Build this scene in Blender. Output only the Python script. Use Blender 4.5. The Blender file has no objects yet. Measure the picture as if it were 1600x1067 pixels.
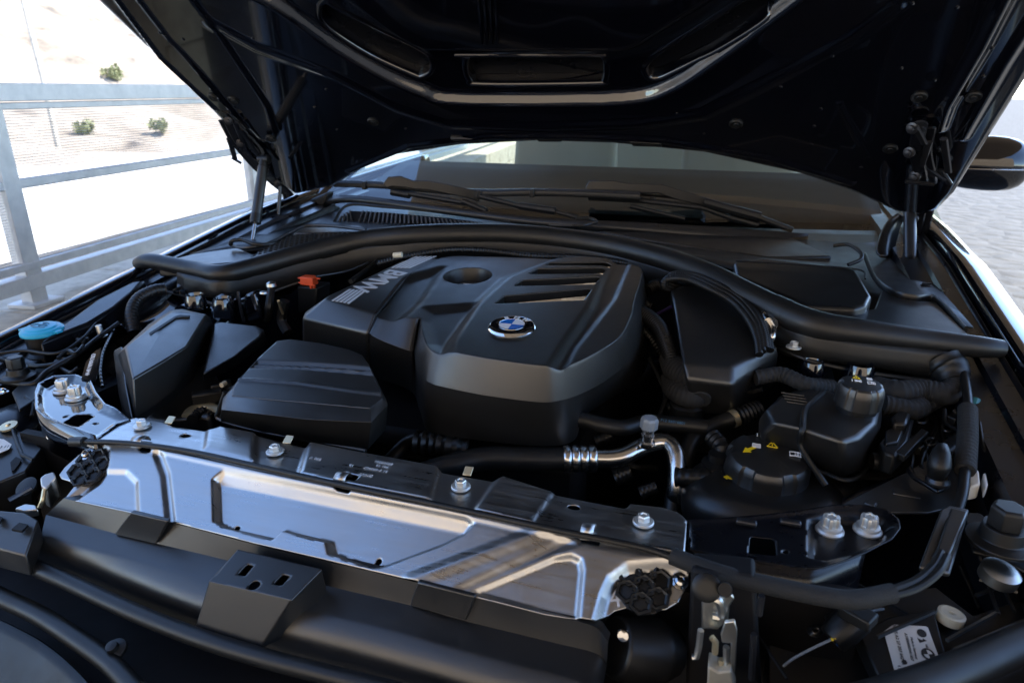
import bpy, bmesh, math, random
import numpy as np
from mathutils import Vector, Matrix
random.seed(7); rng = np.random.default_rng(7)
S = bpy.context.scene; COL = S.collection
R_ = math.radians
# ---------------------------------------------------------------- camera
FPX, HOR, VPX = 1070.0, 140.0, 1170.0          # focal length (px of a 1600 px wide frame), horizon, vanishing point of the car axis
PITCH = math.atan((533.5-HOR)/FPX); YAW = math.atan((VPX-800)*math.cos(PITCH)/FPX)
CAM = np.array([.39, -.64, 1.23])
cam = bpy.data.cameras.new('camera'); cam.sensor_width = 36; cam.lens = FPX/1600*36; cam.clip_start = .02; cam.clip_end = 400
cam.dof.use_dof = True; cam.dof.focus_distance = .98; cam.dof.aperture_fstop = 7.5
camo = bpy.data.objects.new('camera', cam); COL.objects.link(camo); S.camera = camo
camo.location = CAM; camo.rotation_euler = (math.pi/2-PITCH, 0, YAW)
# ---------------------------------------------------------------- world, sun, exposure
SUN_EL, SUN_AZ = R_(56), R_(40)                # azimuth clockwise from +Y
W = bpy.data.worlds.new('World'); S.world = W; W.use_nodes = True
nt = W.node_tree; bg = nt.nodes['Background']; sk = nt.nodes.new('ShaderNodeTexSky'); sk.sky_type = 'NISHITA'
sk.sun_disc = False; sk.sun_elevation = SUN_EL; sk.sun_rotation = SUN_AZ; sk.altitude = 2500; sk.dust_density = 1.0; sk.ozone_density = 1.8
nt.links.new(sk.outputs[0], bg.inputs[0]); bg.inputs[1].default_value = .15
sl = bpy.data.lights.new('sun', 'SUN'); sl.energy = 2.6; sl.angle = R_(.55); sl.color = (1, .95, .87)
so = bpy.data.objects.new('sun', sl); COL.objects.link(so); so.location = (6, 3, 9)
sd = Vector((math.sin(SUN_AZ)*math.cos(SUN_EL), math.cos(SUN_AZ)*math.cos(SUN_EL), math.sin(SUN_EL)))
so.rotation_euler = sd.to_track_quat('Z', 'Y').to_euler()
vs = S.view_settings; vs.view_transform = 'Standard'; vs.look = 'None'; vs.exposure = 2.45; vs.gamma = 1; vs.use_curve_mapping = False
S.render.engine = 'CYCLES'; S.cycles.max_bounces = 8; S.cycles.transparent_max_bounces = 12
# ---------------------------------------------------------------- measuring: photo pixel + a known plane -> place in the car's own coordinates
_F = np.array([-math.sin(YAW)*math.cos(PITCH), math.cos(YAW)*math.cos(PITCH), -math.sin(PITCH)])
_R = np.array([math.cos(YAW), math.sin(YAW), 0.]); _D = np.cross(_F, _R)
def ray(px, py): return _F*FPX+_R*(px-800)+_D*(py-533.5)
def aZ(px, py, z): v = ray(px, py); return CAM+v*(z-CAM[2])/v[2]
def aY(px, py, y): v = ray(px, py); return CAM+v*(y-CAM[1])/v[1]
def aX(px, py, x): v = ray(px, py); return CAM+v*(x-CAM[0])/v[0]
def aP(px, py, O, n): v = ray(px, py); return CAM+v*((np.array(O)-CAM)@np.array(n))/(v@np.array(n))
def Zs(pts): return [aZ(*p) for p in pts]
# ---------------------------------------------------------------- materials
MATS = {}
def mat(name, base, rough=.5, metal=0, coat=0, bump=None, var=None, spec=.5, rvar=0, aniso=0, trans=0, emis=None):
    m = bpy.data.materials.new(name); m.use_nodes = True; t = m.node_tree; b = t.nodes['Principled BSDF']; L = t.links.new
    b.inputs['Base Color'].default_value = (*base, 1); b.inputs['Roughness'].default_value = rough
    b.inputs['Metallic'].default_value = metal; b.inputs['Coat Weight'].default_value = coat; b.inputs['Coat Roughness'].default_value = .04
    b.inputs['Specular IOR Level'].default_value = spec
    tc = t.nodes.new('ShaderNodeTexCoord')
    if var:                                    # (scale, amount): blotchy colour wear
        n = t.nodes.new('ShaderNodeTexNoise'); n.inputs['Scale'].default_value = var[0]; n.inputs['Detail'].default_value = 6
        L(tc.outputs['Object'], n.inputs['Vector'])
        mx = t.nodes.new('ShaderNodeMix'); mx.data_type = 'RGBA'
        mx.inputs[6].default_value = (*[c*(1-var[1]) for c in base], 1); mx.inputs[7].default_value = (*[min(1, c*(1+var[1])) for c in base], 1)
        L(n.outputs['Fac'], mx.inputs[0]); L(mx.outputs[2], b.inputs['Base Color'])
    if rvar:
        n = t.nodes.new('ShaderNodeTexNoise'); n.inputs['Scale'].default_value = 22; n.inputs['Detail'].default_value = 8; n.inputs['Roughness'].default_value = .65
        L(tc.outputs['Object'], n.inputs['Vector'])
        mr = t.nodes.new('ShaderNodeMapRange'); mr.inputs[1].default_value = .3; mr.inputs[2].default_value = .7
        mr.inputs[3].default_value = max(.02, rough-rvar); mr.inputs[4].default_value = rough+rvar
        L(n.outputs['Fac'], mr.inputs[0]); L(mr.outputs[0], b.inputs['Roughness'])
    if bump:                                   # (scale, strength, distance)
        n = t.nodes.new('ShaderNodeTexNoise'); n.inputs['Scale'].default_value = bump[0]; n.inputs['Detail'].default_value = 3
        L(tc.outputs['Object'], n.inputs['Vector'])
        bp = t.nodes.new('ShaderNodeBump'); bp.inputs['Strength'].default_value = bump[1]; bp.inputs['Distance'].default_value = bump[2]
        L(n.outputs['Fac'], bp.inputs['Height']); L(bp.outputs[0], b.inputs['Normal'])
    MATS[name] = m; return m
mat('plastic', (.0098, .0095, .0092), .36, bump=(1100, .5, .00022), rvar=.05, spec=.85)            # grained engine-bay plastic
mat('plastic_fine', (.009, .0088, .0086), .33, bump=(1500, .3, .00006), rvar=.06)
mat('plastic_dark', (.0055, .0055, .0054), .42, bump=(700, .3, .0001), rvar=.08, spec=.35)
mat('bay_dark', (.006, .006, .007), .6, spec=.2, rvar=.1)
mat('rubber', (.007, .0069, .0067), .42, bump=(500, .4, .00012), rvar=.08, spec=.4)
mat('foam', (.008, .008, .008), .8, bump=(600, .6, .001))
mat('paint', (.0020, .0022, .0042), .12, coat=1, rvar=.03, bump=(18, .05, .0004))                # dark blue body colour
mat('paint_matt', (.004, .0042, .006), .3, spec=.35, coat=.12, rvar=.06)
mat('gloss_black', (.004, .004, .005), .06, coat=.6)
mat('steel_dark', (.05, .05, .055), .35, metal=.8, rvar=.08)
mat('zinc', (.55, .55, .52), .36, metal=1, rvar=.1, bump=(300, .25, .0001))
mat('zinc_white', (.62, .63, .61), .42, metal=.75, rvar=.1, bump=(260, .3, .00015))
mat('chrome', (.8, .8, .8), .08, metal=1)
mat('chrome_dark', (.45, .45, .45), .1, metal=1)
mat('violet', (.05, .03, .12), .4)
mat('cream_zinc', (.42, .37, .28), .5, metal=.4)
mat('grille_plastic', (.03, .03, .03), .28, spec=.8)  # base lifted to stand in for sky reflected in black plastic
mat('pipe_alu', (.62, .60, .57), .24, metal=1, rvar=.08, bump=(40, .08, .001))
mat('gold_zinc', (.62, .52, .33), .35, metal=.8, rvar=.1)
mat('cap_blue', (.02, .32, .50), .38, rvar=.08)
mat('orange', (.62, .075, .02), .4)
mat('white_plastic', (.62, .60, .54), .45)
mat('cream_plastic', (.55, .50, .38), .45)
mat('grey_plastic', (.20, .22, .24), .42)
mat('label_white', (.66, .65, .62), .5)
mat('ink', (.02, .02, .02), .5)
mat('print_white', (.7, .7, .7), .5)
mat('print_silver', (.58, .60, .63), .4, metal=.3)
mat('print_yellow', (.75, .52, .01), .45)
mat('print_blue', (.05, .14, .22), .5)
mat('badge_blue', (.008, .12, .46), .12, coat=1)
mat('badge_white', (.72, .74, .76), .12, coat=1)
mat('teal_plastic', (.03, .16, .19), .4)
mat('strut_body', (.018, .018, .019), .33, rvar=.05)
mat('rod', (.30, .30, .31), .22, metal=1)
# brushed, pressed aluminium sheet
def alu():
    m = mat('aluminium', (.72, .72, .73), .27, metal=1); t = m.node_tree; b = t.nodes['Principled BSDF']; L = t.links.new
    tc = [n for n in t.nodes if n.type == 'TEX_COORD'][0]
    mp = t.nodes.new('ShaderNodeMapping'); mp.inputs['Rotation'].default_value = (0, 0, R_(32)); mp.inputs['Scale'].default_value = (9, 260, 60)
    n = t.nodes.new('ShaderNodeTexNoise'); n.inputs['Scale'].default_value = 1; n.inputs['Detail'].default_value = 6
    L(tc.outputs['Object'], mp.inputs['Vector']); L(mp.outputs[0], n.inputs['Vector'])
    n2 = t.nodes.new('ShaderNodeTexNoise'); n2.inputs['Scale'].default_value = 14; n2.inputs['Detail'].default_value = 9; n2.inputs['Roughness'].default_value = .7
    L(tc.outputs['Object'], n2.inputs['Vector'])
    ad = t.nodes.new('ShaderNodeMath'); ad.operation = 'MULTIPLY_ADD'; ad.inputs[1].default_value = .9; L(n.outputs['Fac'], ad.inputs[0]); L(n2.outputs['Fac'], ad.inputs[2])
    mr = t.nodes.new('ShaderNodeMapRange'); mr.inputs[1].default_value = .7; mr.inputs[2].default_value = 1.2; mr.inputs[3].default_value = .24; mr.inputs[4].default_value = .46
    L(ad.outputs[0], mr.inputs[0]); L(mr.outputs[0], b.inputs['Roughness'])
    bp = t.nodes.new('ShaderNodeBump'); bp.inputs['Strength'].default_value = .25; bp.inputs['Distance'].default_value = .0002
    L(ad.outputs[0], bp.inputs['Height']); L(bp.outputs[0], b.inputs['Normal'])
    mx = t.nodes.new('ShaderNodeMix'); mx.data_type = 'RGBA'; mx.inputs[6].default_value = (.38, .375, .37, 1); mx.inputs[7].default_value = (.48, .475, .465, 1)
    L(n2.outputs['Fac'], mx.inputs[0]); L(mx.outputs[2], b.inputs['Base Color'])
alu()
def glass():
    m = bpy.data.materials.new('glass'); m.use_nodes = True; t = m.node_tree; L = t.links.new; t.nodes.remove(t.nodes['Principled BSDF'])
    o = t.nodes['Material Output']; tr = t.nodes.new('ShaderNodeBsdfTransparent'); tr.inputs[0].default_value = (.62, .70, .64, 1)
    g = t.nodes.new('ShaderNodeBsdfGlossy'); g.inputs['Roughness'].default_value = .015
    f = t.nodes.new('ShaderNodeFresnel'); f.inputs[0].default_value = 1.9; x = t.nodes.new('ShaderNodeMixShader')
    L(f.outputs[0], x.inputs[0]); L(tr.outputs[0], x.inputs[1]); L(g.outputs[0], x.inputs[2]); L(x.outputs[0], o.inputs[0]); MATS['glass'] = m
glass()
# ---------------------------------------------------------------- mesh helpers
class MB:
    def __init__(s): s.v = []; s.f = []; s.m = []
    def add(s, vs, fs, mi=0):
        o = len(s.v); s.v += [tuple(map(float, p)) for p in vs]; s.f += [tuple(i+o for i in f) for f in fs]; s.m += [mi]*len(fs); return s
    def loft(s, rings, cap0=True, cap1=True, closed=True, mi=0):
        n = len(rings[0]); vs = [p for r in rings for p in r]; fs = []
        for k in range(len(rings)-1):
            for i in range(n if closed else n-1):
                j = (i+1) % n; fs.append((k*n+i, k*n+j, (k+1)*n+j, (k+1)*n+i))
        if cap0: fs.append(tuple(range(n))[::-1])
        if cap1: fs.append(tuple(range((len(rings)-1)*n, len(rings)*n)))
        return s.add(vs, fs, mi)
    def prism(s, top, drop, mi=0):             # top: 3D points; drop: depth, vector or the bottom loop
        top = [np.array(p, float) for p in top]
        if isinstance(drop, (int, float)): bot = [p-np.array([0, 0, drop]) for p in top]
        elif isinstance(drop, list): bot = [np.array(p, float) for p in drop]
        else: bot = [p+np.array(drop) for p in top]
        return s.loft([bot, top], mi=mi)
    def box(s, c, d, rot=None, mi=0):
        M = rot if rot is not None else Matrix.Identity(3)
        vs = [np.array(c)+np.array(M @ Vector((x*d[0]/2, y*d[1]/2, z*d[2]/2))) for z in (-1, 1) for x, y in ((-1, -1), (1, -1), (1, 1), (-1, 1))]
        return s.loft([vs[:4], vs[4:]], mi=mi)
    def tube(s, pts, r, seg=14, n=None, ribs=None, smooth=True, mi=0, flat=None, cap=True):
        P = spline(pts, n or max(8, 8*(len(pts)-1))) if smooth and len(pts) > 2 else [np.array(p, float) for p in pts]
        if ribs and len(P) < 4: P = spline([P[0], (P[0]+P[-1])/2, P[-1]], 10)
        if ribs:                               # corrugated: (pitch, depth)
            L = np.concatenate([[0], np.cumsum([np.linalg.norm(P[i+1]-P[i]) for i in range(len(P)-1)])]); k = max(8, int(L[-1]/ribs[0]*4))
            t = np.linspace(0, L[-1], k); P = [np.array([np.interp(u, L, [q[a] for q in P]) for a in range(3)]) for u in t]
        rr = r if hasattr(r, '__len__') else [r]; R = np.interp(np.linspace(0, 1, len(P)), np.linspace(0, 1, len(rr)), rr)
        if ribs: R = R-ribs[1]*np.array([(0, .5, 1, .5)[i % 4] for i in range(len(P))])
        rings = []; up = None
        for i, p in enumerate(P):
            T = P[min(i+1, len(P)-1)]-P[max(i-1, 0)]; T = T/(np.linalg.norm(T)+1e-12)
            if up is None: up = np.cross(T, (0, 0, 1.)) if abs(T[2]) < .9 else np.cross(T, (1., 0, 0))
            up = up-T*(up@T); up = up/np.linalg.norm(up); w = np.cross(up, T)
            k = flat or (1, 1)
            rings.append([p+R[i]*(k[0]*math.cos(a)*up+k[1]*math.sin(a)*w) for a in np.linspace(0, 2*math.pi, seg, endpoint=False)])
        return s.loft(rings, cap, cap, mi=mi)
    def lathe(s, c, prof, seg=24, axis=(0, 0, 1), star=None, mi=0):   # prof: (radius, height); star: (count, depth) modulates the rim
        A = np.array(axis, float); A /= np.linalg.norm(A); U = np.cross(A, (0, 1., 0)) if abs(A[1]) < .9 else np.cross(A, (1., 0, 0)); U /= np.linalg.norm(U); V = np.cross(A, U)
        rings = []
        for r, h in prof:
            ring = []
            for k in range(seg):
                a = 2*math.pi*k/seg; q = r*(1-(star[1] if star and math.cos(a*star[0]) < 0 else 0)); ring.append(np.array(c)+A*h+q*(math.cos(a)*U+math.sin(a)*V))
            rings.append(ring)
        return s.loft(rings, True, True, mi=mi)
def spline(pts, n):
    P = [np.array(p, float) for p in pts]; P = [2*P[0]-P[1]]+P+[2*P[-1]-P[-2]]; m = len(P)-3; out = []
    for u in np.linspace(0, m, n+1):
        k = min(int(u), m-1); t = u-k; a, b, c, d = P[k:k+4]
        out.append(.5*((2*b)+(c-a)*t+(2*a-5*b+4*c-d)*t*t+(3*b-a-3*c+d)*t**3))
    return out
def tag(o, label=None, cat=None, group=None, kind=None):
    for k, v in (('label', label), ('category', cat), ('group', group), ('kind', kind)):
        if v: o[k] = v
    return o
CAR = bpy.data.objects.new('car', None); COL.objects.link(CAR); CAR.location = (0, 1.7, 0)
tag(CAR, 'dark blue car with its bonnet raised over the open engine bay', 'car'); INV = Matrix.Translation((0, -1.7, 0))
def finish(me, smooth=35):
    me.polygons.foreach_set('use_smooth', [True]*len(me.polygons)); me.set_sharp_from_angle(angle=R_(smooth))
def put(name, mb, mats, parent=CAR, bevel=0, seg=2, smooth=35, solid=0, label=None, sub=0, fixn=True):
    me = bpy.data.meshes.new(name)
    if isinstance(mb, MB): me.from_pydata(mb.v, [], mb.f); [setattr(p, 'material_index', i) for p, i in zip(me.polygons, mb.m)]
    else: me = mb; me.name = name
    for m in ([mats] if isinstance(mats, str) else mats): me.materials.append(MATS[m])
    if fixn and isinstance(mb, MB):
        b = bmesh.new(); b.from_mesh(me); bmesh.ops.recalc_face_normals(b, faces=b.faces); b.to_mesh(me); b.free()
    o = bpy.data.objects.new(name, me); COL.objects.link(o)
    if parent is not None:
        o.parent = parent
        if parent is CAR: o.matrix_parent_inverse = INV
    if solid: d = o.modifiers.new('thickness', 'SOLIDIFY'); d.thickness = abs(solid); d.offset = -1 if solid > 0 else 1
    if sub: d = o.modifiers.new('sub', 'SUBSURF'); d.levels = d.render_levels = sub
    if bevel:
        d = o.modifiers.new('bevel', 'BEVEL'); d.width = bevel; d.segments = seg; d.limit_method = 'ANGLE'; d.angle_limit = R_(28); d.harden_normals = False
        smooth = max(smooth, 50)
    finish(me, smooth)
    if label: o['label'] = label
    return o
def inst(src, loc, parent, name=None, rz=0, sc=1):        # another copy of a small part sharing its mesh (mesh built round the origin)
    o = bpy.data.objects.new(name or src.name, src.data if hasattr(src, 'data') else src); COL.objects.link(o)
    o.parent = parent
    if parent is CAR: o.matrix_parent_inverse = INV
    o.location = loc; o.rotation_euler = (0, 0, rz) if not isinstance(rz, tuple) else rz; o.scale = (sc, sc, sc); return o
def meshdata(name, mb, mats, smooth=35):
    me = bpy.data.meshes.new(name); me.from_pydata(mb.v, [], mb.f); [setattr(p, 'material_index', i) for p, i in zip(me.polygons, mb.m)]
    for m in ([mats] if isinstance(mats, str) else mats): me.materials.append(MATS[m])
    b = bmesh.new(); b.from_mesh(me); bmesh.ops.recalc_face_normals(b, faces=b.faces); b.to_mesh(me); b.free(); finish(me, smooth); return me
# signed distance to a polygon (negative inside), all vectorised
def sdp(P, poly):
    V = np.array(poly, float); n = len(V); d = np.full(len(P), 1e9); s = np.ones(len(P)); near = np.zeros((len(P), 2))
    for i in range(n):
        a, b = V[i], V[(i+1) % n]; e = b-a; w = P-a; t = np.clip((w@e)/(e@e+1e-18), 0, 1); q = a+t[:, None]*e; dd = ((P-q)**2).sum(1)
        m = dd < d; d[m] = dd[m]; near[m] = q[m]
        c1 = P[:, 1] >= a[1]; c2 = P[:, 1] < b[1]; c3 = e[0]*w[:, 1] > e[1]*w[:, 0]
        s[(c1 & c2 & c3) | (~c1 & ~c2 & ~c3)] *= -1
    return s*np.sqrt(d), near
def ring3(P, k=7):                            # smooth closed 3D loop, k points per corner
    P = [np.array(p, float) for p in P]; m = len(P); out = []
    for i in range(m):
        a, b, c, d = (P[(i+j-1) % m] for j in range(4))
        for t in np.arange(k)/k: out.append(.5*((2*b)+(c-a)*t+(2*a-5*b+4*c-d)*t*t+(3*b-a-3*c+d)*t**3))
    return out
def sdl(P, line):
    V = np.array(line, float); d = np.full(len(P), 1e9)
    for a, b in zip(V[:-1], V[1:]):
        e = b-a; w = P-a; t = np.clip((w@e)/(e@e+1e-18), 0, 1); d = np.minimum(d, ((w-t[:, None]*e)**2).sum(1))
    return np.sqrt(d)
def sstep(x): x = np.clip(x, 0, 1); return x*x*(3-2*x)
def boss(P, poly, h, w=.01): return h*sstep(.5-sdp(P, poly)[0]/w)
def groove(P, line, h, w): return h*sstep(1-sdl(P, line)/w)
class Frame:
    def __init__(s, O, U, N):
        s.O = np.array(O, float); s.N = np.array(N, float)/np.linalg.norm(N); U = np.array(U, float); U -= s.N*(U@s.N); s.U = U/np.linalg.norm(U); s.V = np.cross(s.N, s.U)
    def uv(s, px, py): q = aP(px, py, s.O, s.N)-s.O; return (float(q@s.U), float(q@s.V))
    def uvs(s, L): return [s.uv(*p) for p in L]
    def at(s, u, v, h=0): return s.O+s.U*u+s.V*v+s.N*h
    def loc(s, p): q = np.array(p)-s.O; return (float(q@s.U), float(q@s.V))
def relief(name, fr, outline, hf, step, mats, holes=(), parent=CAR, solid=.0015, smooth=40, label=None, lo=0):
    O = np.array(outline); a = O.min(0)-step*1.5; b = O.max(0)+step*1.5; nx = int((b[0]-a[0])/step)+2; ny = int((b[1]-a[1])/step)+2
    gx, gy = np.meshgrid(a[0]+np.arange(nx)*step, a[1]+np.arange(ny)*step); P = np.stack([gx.ravel(), gy.ravel()], 1)
    sd, near = sdp(P, outline); ins = sd <= 0; snap = (~ins); Q = P.copy(); Q[snap] = near[snap]
    # inside vertices very near the border also go onto it
    edge = ins & (sd > -step*.3); Q[edge] = near[edge]; ins2 = ins & ~edge
    hole_in = np.zeros(len(P), bool)
    for h in holes:
        s2, n2 = sdp(P, h); hi = s2 < step*.3; Q[hi & ins] = n2[hi & ins]; hole_in |= hi
    H = hf(Q) if hf else np.zeros(len(Q)); idx = np.arange(nx*ny).reshape(ny, nx)
    q = np.stack([idx[:-1, :-1], idx[:-1, 1:], idx[1:, 1:], idx[1:, :-1]], -1).reshape(-1, 4)
    ok = ins2[q].any(1) & ~(hole_in[q].all(1)); q = q[ok]
    used = np.unique(q); mp = -np.ones(nx*ny, int); mp[used] = np.arange(len(used))
    X = fr.O+Q[used, :1]*fr.U+Q[used, 1:2]*fr.V+H[used, None]*fr.N
    me = bpy.data.meshes.new(name); me.from_pydata(X.tolist(), [], mp[q].tolist())
    b_ = bmesh.new(); b_.from_mesh(me); bmesh.ops.remove_doubles(b_, verts=b_.verts, dist=1e-6); bmesh.ops.dissolve_degenerate(b_, edges=b_.edges, dist=1e-6); b_.to_mesh(me); b_.free()
    return put(name, me, mats, parent, smooth=smooth, solid=solid, label=label)
def ring(pts, n=60):
    P = [np.array(p, float) for p in pts]; m = len(P); out = []
    for u in np.linspace(0, m, n, endpoint=False):
        k = int(u); t = u-k; a, b, c, d = (P[(k+i-1) % m] for i in range(4)); out.append(.5*((2*b)+(c-a)*t+(2*a-5*b+4*c-d)*t*t+(3*b-a-3*c+d)*t**3))
    return [tuple(p) for p in out]
def inset(poly, k):                            # shrink a closed outline by k along its normals
    P = np.array(poly); T = np.roll(P, -1, 0)-np.roll(P, 1, 0); T /= np.linalg.norm(T, axis=1)[:, None]; N = np.stack([-T[:, 1], T[:, 0]], 1)
    if sdp(P[:1]+N[:1]*1e-4, poly)[0][0] > 0: N = -N
    return [tuple(q) for q in P+N*k]
def circ(c, r, n=20, ry=None, rot=0): return [(c[0]+r*math.cos(t)*math.cos(rot)-(ry or r)*math.sin(t)*math.sin(rot), c[1]+r*math.cos(t)*math.sin(rot)+(ry or r)*math.sin(t)*math.cos(rot)) for t in np.linspace(0, 2*math.pi, n, endpoint=False)]
def text(name, s, O, U, N, size, m, parent, bold=0, sx=1, shear=0, align='CENTER', depth=.0002):
    c = bpy.data.curves.new('t', 'FONT'); c.body = s; c.size = size; c.align_x = align; c.align_y = 'CENTER'; c.extrude = depth; c.offset = bold; c.shear = shear; c.resolution_u = 3
    o = bpy.data.objects.new('t', c); COL.objects.link(o); dg = bpy.context.evaluated_depsgraph_get(); me = bpy.data.meshes.new_from_object(o.evaluated_get(dg)); bpy.data.objects.remove(o)
    fr = Frame(O, U, N); M = Matrix(((fr.U[0]*sx, fr.V[0], fr.N[0], fr.O[0]), (fr.U[1]*sx, fr.V[1], fr.N[1], fr.O[1]), (fr.U[2]*sx, fr.V[2], fr.N[2], fr.O[2]), (0, 0, 0, 1)))
    me.transform(M); me.materials.clear(); o = put(name, me, m, parent); return o
def sheet(rows, n=40, m=3, wrap=False):        # smooth surface through rows of points
    Rw = [spline(r, n) if len(r) > 2 else [np.array(r[0])+(np.array(r[1])-np.array(r[0]))*t for t in np.linspace(0, 1, n+1)] for r in rows]
    cols = [spline([r[i] for r in Rw], m*(len(rows)-1)) if len(rows) > 2 and m > 1 else [r[i] for r in Rw] for i in range(n+1)]
    k = len(cols[0]); mb = MB(); mb.add([p for c in cols for p in c], [(i*k+j, (i+1)*k+j, (i+1)*k+j+1, i*k+j+1) for i in range(n) for j in range(k-1)]); return mb
# ================================================================ SETTING
def procmat(name, cols, scale, rough=.9, bump=(.3, .01), brick=None, detail=8, stops=None):
    m = bpy.data.materials.new(name); m.use_nodes = True; t = m.node_tree; b = t.nodes['Principled BSDF']; L = t.links.new; b.inputs['Roughness'].default_value = rough
    tc = t.nodes.new('ShaderNodeTexCoord'); n = t.nodes.new('ShaderNodeTexNoise'); n.inputs['Scale'].default_value = scale; n.inputs['Detail'].default_value = detail; n.inputs['Roughness'].default_value = .62
    L(tc.outputs['Object'], n.inputs['Vector']); cr = t.nodes.new('ShaderNodeValToRGB'); e = cr.color_ramp.elements
    st = stops or np.linspace(.32, .68, len(cols))
    for i, (c, p) in enumerate(zip(cols, st)):
        k = e[i] if i < 2 else e.new(p)
        k.position = p; k.color = (*c, 1)
    L(n.outputs['Fac'], cr.inputs[0]); L(cr.outputs[0], b.inputs['Base Color'])
    h = n.outputs['Fac']
    if brick:
        v = t.nodes.new('ShaderNodeTexVoronoi'); v.feature = 'DISTANCE_TO_EDGE'; v.inputs['Scale'].default_value = brick; L(tc.outputs['Object'], v.inputs['Vector'])
        mr = t.nodes.new('ShaderNodeMapRange'); mr.inputs[2].default_value = .25; L(v.outputs['Distance'], mr.inputs[0])
        ad = t.nodes.new('ShaderNodeMath'); ad.operation = 'MULTIPLY_ADD'; ad.inputs[1].default_value = 1.2; L(mr.outputs[0], ad.inputs[0]); L(n.outputs['Fac'], ad.inputs[2]); h = ad.outputs[0]
    bp = t.nodes.new('ShaderNodeBump'); bp.inputs['Strength'].default_value = bump[0]; bp.inputs['Distance'].default_value = bump[1]; L(h, bp.inputs['Height']); L(bp.outputs[0], b.inputs['Normal'])
    MATS[name] = m
procmat('ground_stone', [(.034, .034, .034), (.055, .055, .054), (.082, .081, .079)], 5.5, .8, (.8, .015), brick=4.5)
procmat('concrete', [(.36, .31, .24), (.50, .44, .35), (.58, .52, .42)], 14, .9, (.4, .006))
procmat('hill_rock', [(.04, .034, .032), (.20, .165, .125), (.33, .28, .22), (.11, .09, .072)], .55, 1, (.6, .3), stops=[.30, .40, .58, .72])
procmat('ceiling_plaster', [(.54, .40, .26), (.64, .49, .34)], 1.2, .9, (.2, .01))
procmat('galvanised', [(.52, .53, .53), (.66, .66, .65)], 18, .45, (.1, .002)); MATS['galvanised'].node_tree.nodes['Principled BSDF'].inputs['Metallic'].default_value = .35
procmat('leaf', [(.12, .14, .05), (.20, .21, .09), (.30, .30, .15)], 5, .7, (.1, .01))
procmat('bark', [(.10, .08, .06), (.18, .14, .10)], 9, .9, (.4, .01))
def top(name, mb, m, **k): return put(name, mb, m, None, **k)
g = top('ground', MB().add([(-90, -60, 0), (90, -60, 0), (90, 120, 0), (-90, 120, 0)], [(0, 1, 2, 3)]), 'ground_stone'); tag(g, kind='structure')
procmat('pale_concrete', [(.42, .41, .38), (.52, .51, .48)], 3, .9, (.1, .01))
tag(top('yard', MB().add([(-9.5, -20, .004), (-2.75, -20, .004), (-5.6, 12, .004), (-30, 60, .004), (-40, 30, .004)], [(0, 1, 2, 3, 4)]), 'pale_concrete'), kind='structure')
# hillside beyond the railing
n = 90; xs = np.linspace(0, 1, n); vv = []; ff = []
for i in range(n):
    for j in range(n):
        u = xs[i]; w = xs[j]*90-12; d = 9+u*45; hgt = 16*sstep(np.array(u*1.15))*(.8+.25*math.sin(w*.11)+.12*math.sin(w*.31+u*5))+.5*math.sin(w*.9+u*13)*u+.28*math.sin(w*2.3)*math.sin(u*41)
        vv.append((-d-.12*w, w, hgt-.05))
for i in range(n-1):
    for j in range(n-1): ff.append((i*n+j, (i+1)*n+j, (i+1)*n+j+1, i*n+j+1))
tag(top('hillside', MB().add(vv, ff), 'hill_rock', smooth=60), kind='structure')
def hz(x, y):                                  # height of the hill under a point
    w = y; d = -x-.12*w; u = max(0, min(1, (d-9)/45)); return 16*float(sstep(np.array(u*1.15)))*(.8+.25*math.sin(w*.11)+.12*math.sin(w*.31+u*5))+.5*math.sin(w*.9+u*13)*u+.28*math.sin(w*2.3)*math.sin(u*41)
def shrub(px, py, D, r, label):
    v = ray(px, py); v = v/np.linalg.norm(v[:2]); p = CAM+v*D; x, y = p[0], p[1]; z = hz(x, y)-.05; mb = MB(); rg = np.random.default_rng(int(px*7+py))
    for k in range(420):
        q = rg.normal(size=3); q /= np.linalg.norm(q); q *= r*rg.random()**.4*(1+.35*math.sin(5*q[0]+3*q[1])); c = np.array([x, y, z+r*.85])+q*np.array([1.1, 1.1, .8])
        a = rg.normal(size=3)*r*.11; b = rg.normal(size=3)*r*.11; mb.add([c-a, c+b, c+a, c-b], [(0, 1, 2, 3)])
    root = bpy.data.objects.new('hillside_shrub', None); COL.objects.link(root); tag(root, label, 'shrub', 'shrubs on the hillside')
    put('foliage', mb, 'leaf', root, fixn=False); s = MB()
    for k in range(4): s.tube([(x+.05*r*math.cos(k*1.6), y+.05*r*math.sin(k*1.6), z-.25*r), (x+.3*r*math.cos(k*1.6), y+.3*r*math.sin(k*1.6), z+r*.8)], .06*r, 6)
    put('stem', s, 'bark', root)
for a in ((165, 45, 26, .26, 'small green shrub on the pale hillside, highest up the slope'), (118, 121, 19, .2, 'low green shrub standing just above the handrail'), (238, 122, 20, .2, 'small olive shrub on the hillside beside the raised bonnet')): shrub(*a)
v = ray(68, 128); v = v/np.linalg.norm(v[:2]); q = CAM+v*17; q2 = CAM+(lambda w: w/np.linalg.norm(w[:2]))(ray(47, 45))*17.6
root = MB().tube([(q[0], q[1], hz(q[0], q[1])-.3), tuple(q), tuple(q2), tuple(q2+(q2-q)*.6)], .05, 8, smooth=False)
tag(top('leaning_pole', root, 'concrete'), 'thin pale leaning pole standing on the sunlit hillside', 'pole')
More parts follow.
